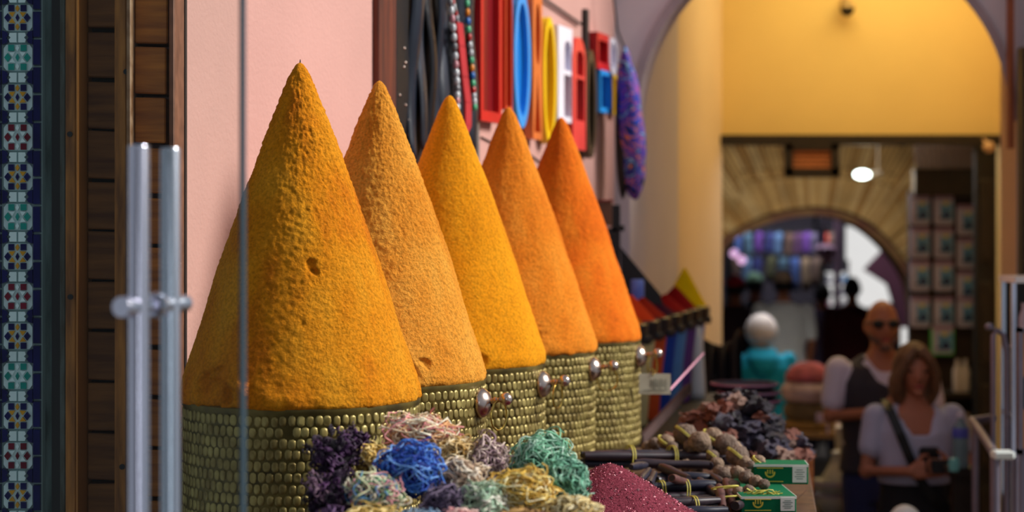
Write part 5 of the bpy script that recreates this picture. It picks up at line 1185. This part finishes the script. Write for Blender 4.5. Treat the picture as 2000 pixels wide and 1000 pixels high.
    fb = fuse(bt, vox*1.1); TM(fb); link('skirt' if skirt else 'trousers', fb, mat('bottom %d %d %d' % col_bot, col_bot, .85, var=.15, scale=5), root, 'all', fix=False)
    for s_ in (-1, 1):
        mb = MB(); mb.ell((s_*.105, -.055+step*s_, .045), (.047, .14, .045), 14, 8); TM(mb); mb.v = [(x, y_, max(z, z0)) for x, y_, z in mb.v]; link('shoe', mb, M_black, root, 'all')
    if not back:
        for s_ in (-1, 1):
            if not glasses: mb = MB(); mb.ell((s_*.030, -.094, hz+.012), (.013, .008, .007), 8, 6); TM(mb); link('eye', mb, M_eye, root, 'all')
        mb = MB(); mb.ell((0, -.104, hz-.058), (.024, .008, .008), 12, 6); TM(mb); link('mouth', mb, M_lip, root, 'all')
    if hair:
        hh = MB(); low = {'short': -.06, 'bob': -.15, 'crop': -.10, 'long': -.24, 'buzz': -.02}[hair]; t_ = .012 if hair in ('short', 'buzz') else .026
        def hfn(p):
            d = p-Vector((0, 0, hz)); 
            if d.z < 0: d.z *= abs(low)/.12; 
            if hair in ('bob', 'long') and d.z < 0: d.x *= 1.10+min(.35, -d.z*2.2); d.y *= 1.05
            if d.y < -.035 and d.z < .062: d.y = -.035-.25*(max(0, .03) if hair == 'bob' and abs(d.x) > .062 else 0)
            if hair == 'crop': d.x *= 1.18; d.z *= .92
            if hair == 'short' and d.y < 0 and d.z < .05: d.y = max(d.y, -.02); d.x *= .96
            return Vector((0, 0, hz))+d
        hh.ell((0, 0, hz), (.076+t_, .098+t_*.7, .120+t_), 22, 18, fn=hfn)
        if hair == 'bob':     # fringe swept across the brow
            for s_ in (-1, 1):
                hh.tube([(0.012*s_, -.085, hz+.115), (s_*.05, -.108, hz+.07), (s_*.082, -.085, hz+.0), (s_*.088, -.06, hz-.08), (s_*.075, -.045, hz-.13)], [.026, .024, .024, .022, .012], 10)
        fb = fuse(hh, .010, 3); TM(fb); link('hair', fb, mat('hair %d %d %d' % haircol, haircol, .6, var=.25, scale=30, stretch=(4, 4, 1)), root, 'all', fix=False)
    if hat:
        mb = MB(); mb.ell((0, -.005, hz+.045), (.088, .108, .092), 20, 12, fn=lambda p: Vector((p.x, p.y, max(p.z, hz+.03))))
        if hat == 'cap': mb.loft([(hz+.035, .07, .06), (hz+.047, .072, .062)], 16, c=(0, -.115))
        else: mb.loft([(hz+.03, .15, .16), (hz+.042, .15, .16)], 24)
        TM(mb); link('cap', mb, mat('cap %d %d %d' % hatcol, hatcol, .8, var=.1), root, 'all')
    if glasses:
        mb = MB()
        for s_ in (-1, 1): mb.ell((s_*.034, -.104, hz+.012), (.028, .010, .021), 14, 8); mb.tube([(s_*.06, -.100, hz+.018), (s_*.079, -.02, hz+.012), (s_*.080, .01, hz+.006)], .0035, 6)
        mb.tube([(-.012, -.112, hz+.018), (.012, -.112, hz+.018)], .0035, 6); TM(mb); link('sunglasses', mb, M_black, root, True)
    if vest:
        mb = MB(); g2 = .022; secs = [(.93, .17*bw+g2, .115+g2), (1.06, .152*bw+g2, .108+g2), (1.22, .165*bw+g2, .115+g2), (1.34, .168*bw+g2, .118+g2), (1.42, .135*bw+g2, .095+g2), (1.47, .095, .070)]
        mb.loft(secs, 24); mb.v = [(x, y_, z-.12*max(0, 1-abs(x)/.09)*(1 if (y_ < -.02 and z > 1.40) else 0)) for x, y_, z in mb.v]
        fb = fuse(mb, vox); TM(fb); link('vest', fb, mat('dark grey vest', vest, .8, var=.15), root, 'all', fix=False)
    if hood:
        mb = MB(); mb.loft([(1.28, .03, .02, 0, .13), (1.34, .085, .045, 0, .13), (1.42, .115, .07, 0, .10), (1.475, .105, .075, 0, .05), (1.49, .09, .065, 0, .03)], 20); fb = fuse(mb, vox); TM(fb); link('hood', fb, mat('%s cloth %d %d %d' % (top_name, *col_top), col_top), root, 'all', fix=False)
    return root, T
# woman with phone
hang_l = ((-.20, 0, 1.40), (-.24, .02, 1.12), (-.22, -.06, .90), (0.05, -.2, -1), (1, 0, 0)); hang_r = ((.20, 0, 1.40), (.24, .02, 1.12), (.22, -.06, .90), (-.05, -.2, -1), (-1, 0, 0))
wX = P(1785, 0, 7.9).x
wo, TW = person('woman with a brown bob in a white V-neck tee and dark skirt holding a phone', wX, 7.9, 1.60, False, (186, 188, 214), (26, 28, 34),
  [((-.175, 0, 1.40), (-.225, -.03, 1.155), (-.055, -.20, 1.175), (1, -.35, .15), (0, .2, 1)), ((.175, 0, 1.40), (.235, -.03, 1.165), (.13, -.20, 1.19), (-1, -.35, .12), (0, .2, 1))],
  'bob', (112, 78, 50), M_skin, skirt=True, vdeep=.17, vox=.0075, build=.95, tail=.55, hem=1.10)
mb = MB(); mb.obox((.055, -.255, 1.205), (.058, 0, 0), (0, .007, 0), (0, .006, .030), 0, .004); mb.v = [tuple(TW(v)) for v in mb.v]
solo('mobile_phone', mb, M_black, 'black phone held in the hands of the woman in white', 'phone', TW((.055, -.255, 1.175)))
mb = MB(); st_p = [(-.125, .02, 1.475), (-.128, -.085, 1.44), (-.095, -.142, 1.34), (-.055, -.148, 1.24), (-.01, -.142, 1.14), (.06, -.14, 1.04), (.15, -.10, .98)]
for a, b in zip(st_p, st_p[1:]):
    a, b = Vector(a), Vector(b); d = b-a; s_ = d.cross(Vector((0, -1, 0))).normalized(); mb.obox((a+b)/2, d*.54, s_*.021, Vector((0, .004, 0)))
mb.obox((.19, -.05, .92), (.035, 0, 0), (0, .10, 0), (0, 0, .09), 0, .02); mb.obox((.035, -.155, 1.22), (.045, 0, 0), (0, .012, 0), (0, 0, .06), 0, .01)
mb.v = [tuple(TW(v)) for v in mb.v]; solo('crossbody_bag', mb, M_black, 'black crossbody bag with a wide strap over the white tee', 'bag', TW((.19, -.05, .83)))
# man with sunglasses
mX = P(1722, 0, 8.75).x
mo, TMn = person('bald man in dark sunglasses, white tee and dark vest, arms bent before his chest', mX, 8.75, 1.765, False, (216, 210, 236), (40, 48, 96),
  [((-.20, 0, 1.40), (-.245, -.04, 1.19), (-.04, -.215, 1.225), (1, -.12, .25), (0, .2, 1)), ((.20, 0, 1.40), (.245, -.04, 1.17), (.07, -.21, 1.20), (-1, -.15, .1), (0, .2, 1))],
  None, (60, 50, 45), M_skin, glasses=True, vest=(52, 50, 62), vox=.0085, vdeep=.05, build=1.04, tail=.66, hem=.99)
mb = MB()
for s_ in (-1, 1): mb.tube([(s_*.03, -.104, 1.605-.075), (s_*.055, -.085, 1.605-.06), (s_*.066, -.04, 1.605-.04)], [.012, .013, .008], 8)
mb.ell((0, -.098, 1.605-.098), (.03, .02, .018), 10, 8); mb.v = [tuple(TMn(v)) for v in mb.v]; link('beard_stubble', mb, mat('grey stubble', (110, 84, 74), .9), mo, 'all')
person('woman seen from behind in a bright teal hooded top, with white hair', P(1487, 0, 12).x, 12.0, 1.53, True, (0, 160, 205), (0, 110, 150),
  [hang_l, hang_r], 'crop', (224, 222, 232), M_skin2, hood=True, tail=2, build=1.12, hem=.78, top_name='hooded_top')
person('man seen from behind in a white tee and pale cap', P(1530, 0, 15.6).x, 15.6, 1.72, True, (240, 244, 252), (60, 60, 80),
  [hang_l, hang_r], 'short', (34, 26, 30), M_skin, hat='cap', hatcol=(226, 200, 178), build=1.12, tail=.75)
person('dark haired man seen from behind in a dark red shirt', P(1664, 0, 16.6).x, 16.6, 1.64, True, (82, 20, 26), (20, 18, 26),
  [hang_l, hang_r], 'short', (20, 14, 18), M_skin, build=1.15, tail=2)
person('person in dark clothes with a pale green cap at the left of the crowd', P(1474, 0, 17.2).x, 17.2, 1.66, True, (34, 36, 50), (22, 22, 32), [hang_l, hang_r], 'short', (20, 16, 18), M_skin, hat='cap', hatcol=(130, 170, 140), tail=2)
person('person in dark clothes with a red cap at the far left of the crowd', P(1437, 0, 16.3).x, 16.3, 1.66, True, (60, 40, 50), (22, 22, 32), [hang_l, hang_r], 'short', (20, 16, 18), M_skin, hat='cap', hatcol=(200, 30, 54), tail=2)
person('person in a pale lilac top standing in the middle of the crowd', P(1606, 0, 16.9).x, 16.9, 1.58, True, (120, 112, 150), (40, 36, 60), [hang_l, hang_r], 'short', (30, 22, 24), M_skin, tail=2)

# ------------------------------------------------------------------ cushion and pottery stall in the middle distance
c = P(1588, 838, 9.9); st_t = thing('stall_table', 'low stall table under the stack of round cushions', 'table', (c.x, 9.9, FLOOR))
mb = MB(); mb.box(c.x-.19, c.x+.24, 9.72, 10.2, c.z-.03, c.z); link('table_top', mb, mat('tan table edge', (150, 120, 84), .7), st_t)
for dx in (-.16, .21):
    for yy in (9.75, 10.16): mb = MB(); mb.box(c.x+dx-.015, c.x+dx+.015, yy-.015, yy+.015, FLOOR, c.z-.03); link('leg', mb, M_dark, st_t)
cz_ = c.z
mats_ = [('tan', (168, 136, 84), .05, .145), ('khaki', (116, 104, 84), .10, .135), ('white', (206, 186, 206), .11, .145), ('rose woven', (190, 100, 126), .10, .125)]
zz = cz_
labs = ['flat tan cushion at the bottom of the cushion stack', 'khaki round cushion, second from the bottom of the stack', 'white round cushion under the rose one', 'rose woven dome cushion on top of the stack']
for i, (n_, c_, hgt, r_) in enumerate(mats_):
    mb = MB(); pr = [(0, 0), (r_*.85, 0), (r_, hgt*.3), (r_, hgt*.62), (r_*.84, hgt*.92), (r_*.4, hgt*1.0), (0, hgt*1.0)] if i < 3 else [(0, 0), (r_, 0), (r_*.98, hgt*.3), (r_*.75, hgt*.72), (r_*.4, hgt*.95), (0, hgt)]
    mb.lathe(pr, (c.x-.02, 9.93, zz), 36, close=False); zz += hgt
    solo('round_cushion', mb, mat('%s cushion' % n_, c_, .9, rgb2=tuple(int(x*.72) for x in c_), scale=20), labs[i], 'cushion', (c.x-.02, 9.93, zz-hgt), 'stacked round cushions', 'all')
mb = MB(); q_ = P(1618, 815, 9.68); mb.obox(q_, (.065, 0, 0), (0, .002, 0), (0, 0, .024)); mb.obox((q_.x, 9.70, (q_.z+cz_)/2), (.006, 0, 0), (0, .004, 0), (0, 0, abs(q_.z-cz_)/2+.002)); solo('shelf_card', mb, mat('lilac white card', (196, 180, 220), .6), 'pale lilac card standing at the front of the cushion table', 'card', (q_.x, 9.69, cz_))
# pottery on low plinth
c = P(1632, 1010, 9.2); pl = solo('plinth', MB().box(c.x-.26, c.x+.12, 9.05, 9.6, FLOOR, c.z), mat('dim plinth', (70, 60, 56), .8), 'low plinth under the white pottery', 'plinth', (c.x, 9.3, FLOOR))
M_ce = mat('white glazed clay', (206, 204, 190), .35, rgb2=(170, 172, 166), scale=8); M_ce2 = mat('lilac glaze band', (170, 140, 180), .35)
pz = c.z
def pot(name, label, px, zlo, prof_, Y=9.3, m_=M_ce, cat='pottery'):
    x_ = P(px, 0, Y).x; mb = MB(); mb.lathe(prof_, (x_, Y, zlo), 32, close=False)
    mb.lathe([(prof_[-3][0]*1.012, prof_[-3][1]-.004), (prof_[-3][0]*1.012, prof_[-3][1]+.004)], (x_, Y, zlo), 32, 1, close=False)
    return solo(name, mb, [m_, M_ce2], label, cat, (x_, Y, zlo), 'white pottery on the low plinth', True)
pot('bowl', 'large white bowl at the bottom of the pottery stack', 1627, pz, [(0, 0), (.05, 0), (.06, .01), (.085, .05), (.095, .10), (.09, .103), (0, .09)])
pot('plate', 'white dish with a lilac band in the pottery stack', 1627, pz+.104, [(0, 0), (.06, 0), (.09, .03), (.098, .055), (.094, .07), (0, .06)])
pot('tagine_lid', 'white conical tagine lid on top of the pottery stack', 1634, pz+.174, [(0, 0), (.075, 0), (.07, .02), (.04, .07), (.022, .11), (.02, .125), (.028, .14), (0, .15)])
pot('vase', 'pale tall vase behind the tagine lid', 1650, pz, [(0, 0), (.05, 0), (.06, .04), (.045, .24), (.05, .40), (.055, .42), (0, .42)], 9.48)
pot('jar', 'bluish white jar left of the pottery stack', 1562, pz, [(0, 0), (.06, 0), (.07, .1), (.06, .22), (.045, .30), (.05, .34), (0, .34)], 9.35, mat('bluish clay', (150, 160, 176), .4))
# dark draped cloth left
mb = MB(); c = P(1395, 650, 9.15); vs = []
pts = []
for k in range(17):
    t = k/16; x_ = P(1366, 0, 9.0).x+t*(P(1445, 0, 9.0).x-P(1366, 0, 9.0).x); y_ = 8.92+.05*math.sin(t*22); pts.append((x_, y_, P(0, 655+18*math.sin(t*PI)-50*max(0, t-.7), 9.0).z))
n_ = len(pts)
for p in pts: mb.v.append(p)
for p in pts: mb.v.append((p[0], p[1]-.03, FLOOR))
for p in pts: mb.v.append((p[0], p[1]+.04, p[2])); 
for p in pts: mb.v.append((p[0], p[1]+.04, FLOOR))
for k in range(n_-1): mb.f += [(k, k+1, n_+k+1, n_+k), (k, k+1, 2*n_+k+1, 2*n_+k), (2*n_+k, 2*n_+k+1, 3*n_+k+1, 3*n_+k)]
mb.m = [0]*len(mb.f); solo('dark_drape', mb, mat('aubergine drape', (30, 22, 32), .85, var=.3, scale=6), 'dark aubergine cloth hanging at the foot of the passage wall', 'drape', (c.x, 8.9, FLOOR), smooth='all')
# ------------------------------------------------------------------ right edge: display case, tube frame, framed panel
a, b = P(1966, 552, 6.6), P(2003, 552, 6.6); dx0, dx1 = a.x, 2.155
dcs = thing('display_case', 'glass display case with a bright top edge at the right', 'display case', (dx0, 6.7, 0))
mb = MB(); mb.box(dx0+.02, dx1, 6.56, 6.78, a.z, a.z+.022); link('top_slab', mb, mat('white stone top', (232, 230, 226), .3), dcs)
for (x_, y_) in ((dx0+.03, 6.62), (dx1-.02, 6.62), (dx0+.03, 6.76)): mb = MB(); mb.box(x_-.008, x_+.008, y_-.008, y_+.008, floor_z(y_), a.z); link('post', mb, M_steel, dcs)
mb = MB(); mb.box(dx0+.036, dx1-.03, 6.622, 6.628, .75, a.z-.005); link('front_pane', mb, GLASS, dcs)
mb = MB(); mb.box(dx0+.04, dx1-.03, 6.75, 6.77, .0, a.z); mb.box(dx0+.04, dx1-.03, 6.64, 6.75, .1, .75); link('cabinet', mb, M_dark, dcs)
for z_ in (1.05, 1.30): mb = MB(); mb.box(dx0+.04, dx1-.03, 6.65, 6.745, z_, z_+.012); link('shelf', mb, M_steel, dcs)
for k, (z_, c_, cn_, x_) in enumerate(((1.312, (200, 190, 210), 'lilac', .10), (1.312, (180, 130, 60), 'amber', .17), (1.062, (90, 60, 120), 'violet', .10), (1.062, (150, 60, 60), 'maroon', .17), (.752, (60, 80, 130), 'blue', .10), (.752, (150, 120, 80), 'tan', .18))):
    mb = MB(); mb.lathe([(0, 0), (.025, 0), (.03, .03), (.028, .10), (.018, .13), (.02, .15), (0, .15)], (dx0+x_, 6.70, z_), 16, close=False)
    solo('glass_jar', mb, mat('%s jar glass' % cn_, c_, .2), '%s jar on the %s shelf of the display case' % (cn_, 'upper' if z_ > 1.2 else ('middle' if z_ > 1 else 'bottom')), 'jar', (dx0+x_, 6.70, z_), 'jars in the display case', True)
M_tb = mat('satin tube', (128, 120, 134), .45, .5)
tf = thing('tube_barrier', 'bent grey metal tube barrier at the right edge', 'barrier', (P(1945, 0, 6.2).x, 6.2, 0))
t_ = [P(1898, 822, 6.9), P(1905, 830, 6.85), P(1925, 858, 6.5), P(1941, 884, 6.2)]
mb = MB(); mb.tube([P(1943, 816, 6.95), *t_], .016, 12); link('rail', mb, M_tb, tf, True)
mb = MB(); mb.obox(P(1958, 888, 6.15), (.036, 0, 0), (0, .03, 0), (0, 0, .014), 0, .008); link('end_cap', mb, mat('bright rail end', (225, 235, 232), .3), tf)
for (px, Y, r_, zt) in ((1943, 6.18, .017, 888), (1984, 6.2, .012, 890), (1905, 6.85, .014, 830)):
    c = P(px, zt, Y); mb = MB(); mb.tube([(c.x, Y, c.z), (c.x, Y, floor_z(Y))], r_, 12); link('leg', mb, M_tb, tf, True)
t_ = [P(1942, 640, 6.9), P(1946, 648, 6.88), P(1956, 672, 6.8), P(1958, 700, 6.78)]
mb = MB(); c = P(1958, 700, 6.5); tf2 = thing('tube_rack', 'dim tubular rack with round ends beside the display case', 'rack', (P(1945, 0, 6.5).x, 6.5, 0))
mb.tube([P(1940, 810, 6.5), P(1940, 655, 6.5), P(1948, 645, 6.5), P(1960, 655, 6.5), P(1966, 690, 6.5), P(1966, 815, 6.5)], .010, 10); link('hoop', mb, M_tb, tf2, True)
for px in (1940, 1966): p0 = P(px, 812, 6.5); mb = MB(); mb.tube([p0, (p0.x, 6.5, floor_z(6.5))], .010, 10); link('leg', mb, M_tb, tf2, True)
p0 = P(1932, 638, 6.5); mb = MB(); mb.ell(p0, (.016, .016, .014), 12, 8); mb.tube([p0, P(1948, 646, 6.5)], .005, 8); link('knob', mb, M_tb, tf2, True)
# framed panel at the very edge
a, b = P(1987, 640, 6.0), P(1987, 886, 6.0)
fp = thing('amber_sign_board', 'metal framed panel of amber and dark green at the right edge', 'panel', (a.x, 6.0, b.z)); mb = MB()
mb.box(a.x, a.x+.014, 5.98, 6.02, b.z, a.z); mb.box(a.x, a.x+.3, 5.98, 6.02, a.z-.014, a.z); mb.box(a.x, a.x+.3, 5.98, 6.02, b.z, b.z+.016); mb.box(a.x+.29, a.x+.304, 5.98, 6.02, b.z, a.z); link('frame', mb, M_tb, fp)
mb = MB(); mb.box(a.x+.014, a.x+.29, 5.995, 6.01, b.z+.01, a.z-.01); link('backing', mb, mat('dark green panel', (20, 34, 22), .4), fp)
mb = MB()
for (u0, v0, u1, v1, u2, v2) in ((0, 1, .3, 1, 0, .6), (0, 0, .35, 0, 0, .35), (.3, 1, .6, 1, .3, .8)):
    q3 = [Vector((a.x+.016+.27*u, 5.993, b.z+.018+(a.z-b.z-.034)*v)) for u, v in ((u0, v0), (u1, v1), (u2, v2))]; mb.prism(q3, (0, -.003, 0))
link('amber_inlay', mb, mat('amber inlay', (196, 120, 34), .4), fp)
for xx in (a.x+.02, a.x+.28):
    mb = MB(); mb.box(xx-.01, xx+.01, 6.0, 6.02, 0, b.z); link('leg', mb, M_tb, fp)
# lattice screen
a = P(1993, 95, 7.6); ls = thing('lattice_screen', 'dark carved lattice screen at the right edge beside the arch', 'screen', (2.15, 7.5, 0))
mb = MB(); mb.box(a.x, 2.16, 7.58, 7.63, 1.5, a.z); mb.box(a.x-.002, a.x+.012, 7.56, 7.64, .0, a.z+.004); link('panel', mb, M_black, ls)
for k in range(14):
    mb = MB(); z_ = 1.54+k*.065; mb.obox((a.x+.022, 7.575, z_), (.010, 0, .008), (0, .004, 0), (-.003, 0, .004)); mb.obox((a.x+.034, 7.575, z_+.03), (.008, 0, -.010), (0, .004, 0), (.003, 0, .004)); link('carving', mb, mat('pale carving', (186, 150, 120), .6), ls)
mb = MB(); a, b = P(1972, -60, 7.72), P(1981, 150, 7.72); mb.prism([(a.x, 7.72, b.z-.3), (b.x, 7.72, b.z-.3), (b.x, 7.72, 4.3), (a.x, 7.72, 4.3)], (0, .05, 0)); struct('trim_7', mb, mat('orange brown trim', (150, 84, 48), .7), 'orange brown vertical edge right of the arch')
# foreground white thing low + water bottle
c = P(1768, 986, 6.9); wb = thing('sun_hat', 'bright white cap showing at the bottom edge before the woman', 'cap', (c.x, 6.9, c.z-.07))
mb = MB(); mb.ell((c.x, 6.9, c.z-.07), (.062, .075, .07), 24, 14, fn=lambda p: Vector((p.x, p.y, max(p.z, c.z-.075)))); link('crown', mb, mat('bright white cotton', (250, 255, 250), .7, var=.01), wb, 'all')
mb = MB(); mb.loft([(c.z-.082, .05, .05), (c.z-.072, .052, .052)], 16, c=(c.x, 6.82)); link('visor', mb, mat('bright white cotton', (250, 255, 250), .7), wb)
ps = MB(); ps.lathe([(.12, 0), (.10, .02), (.014, .04), (.014, c.z-.085-floor_z(6.9)), (.05, c.z-.083-floor_z(6.9))], (c.x, 6.9, floor_z(6.9)), 20); solo('hat_stand', ps, M_dark, 'dark hat stand under the white cap', 'stand', (c.x, 6.9, floor_z(6.9)), smooth=True)
c = P(1876, 835, 7.45); bt = thing('water_bottle', 'clear water bottle with a blue band at the right of the woman', 'bottle', (c.x, 7.45, c.z-.16))
mb = MB(); mb.lathe([(0, 0), (.030, 0), (.032, .02), (.032, .13), (.03, .16), (.012, .19), (.012, .205), (0, .205)], (c.x, 7.45, c.z-.16), 20, close=False); link('bottle_body', mb, mat('watery plastic', (110, 140, 150), .15), bt, True)
mb = MB(); mb.lathe([(.0325, .12), (.0335, .13), (.0335, .155), (.031, .16)], (c.x, 7.45, c.z-.16), 20, close=False); link('label_band', mb, mat('blue band', (80, 90, 190), .4), bt, True)
mb = MB(); mb.lathe([(.014, .20), (.014, .222), (0, .222)], (c.x, 7.45, c.z-.16), 14, close=False); link('cap', mb, mat('white plastic cap', (210, 210, 230), .4), bt, True)
pd = MB(); z_ = c.z-.16; pd.box(c.x-.05, c.x+.07, 7.40, 7.52, z_-.03, z_); pd.box(c.x-.03, c.x+.05, 7.42, 7.50, floor_z(7.45), z_-.03); pdo = solo('bottle_stand', pd, M_dark, 'dark narrow stand under the water bottle', 'stand', (c.x, 7.45, floor_z(7.45)))
c2 = P(1868, 905, 7.35); mb = MB(); mb.lathe([(0, 0), (.02, 0), (.024, .03), (.018, .05), (0, .055)], (c2.x-.01, 7.35, c2.z-.03), 14, close=False); solo('teal_light_spot', mb, mat('teal light colour', (110, 190, 190), .2), 'small teal light spot low at the right of the woman', 'light spot', c2, smooth=True)  # teal spot of light built as a small coloured solid
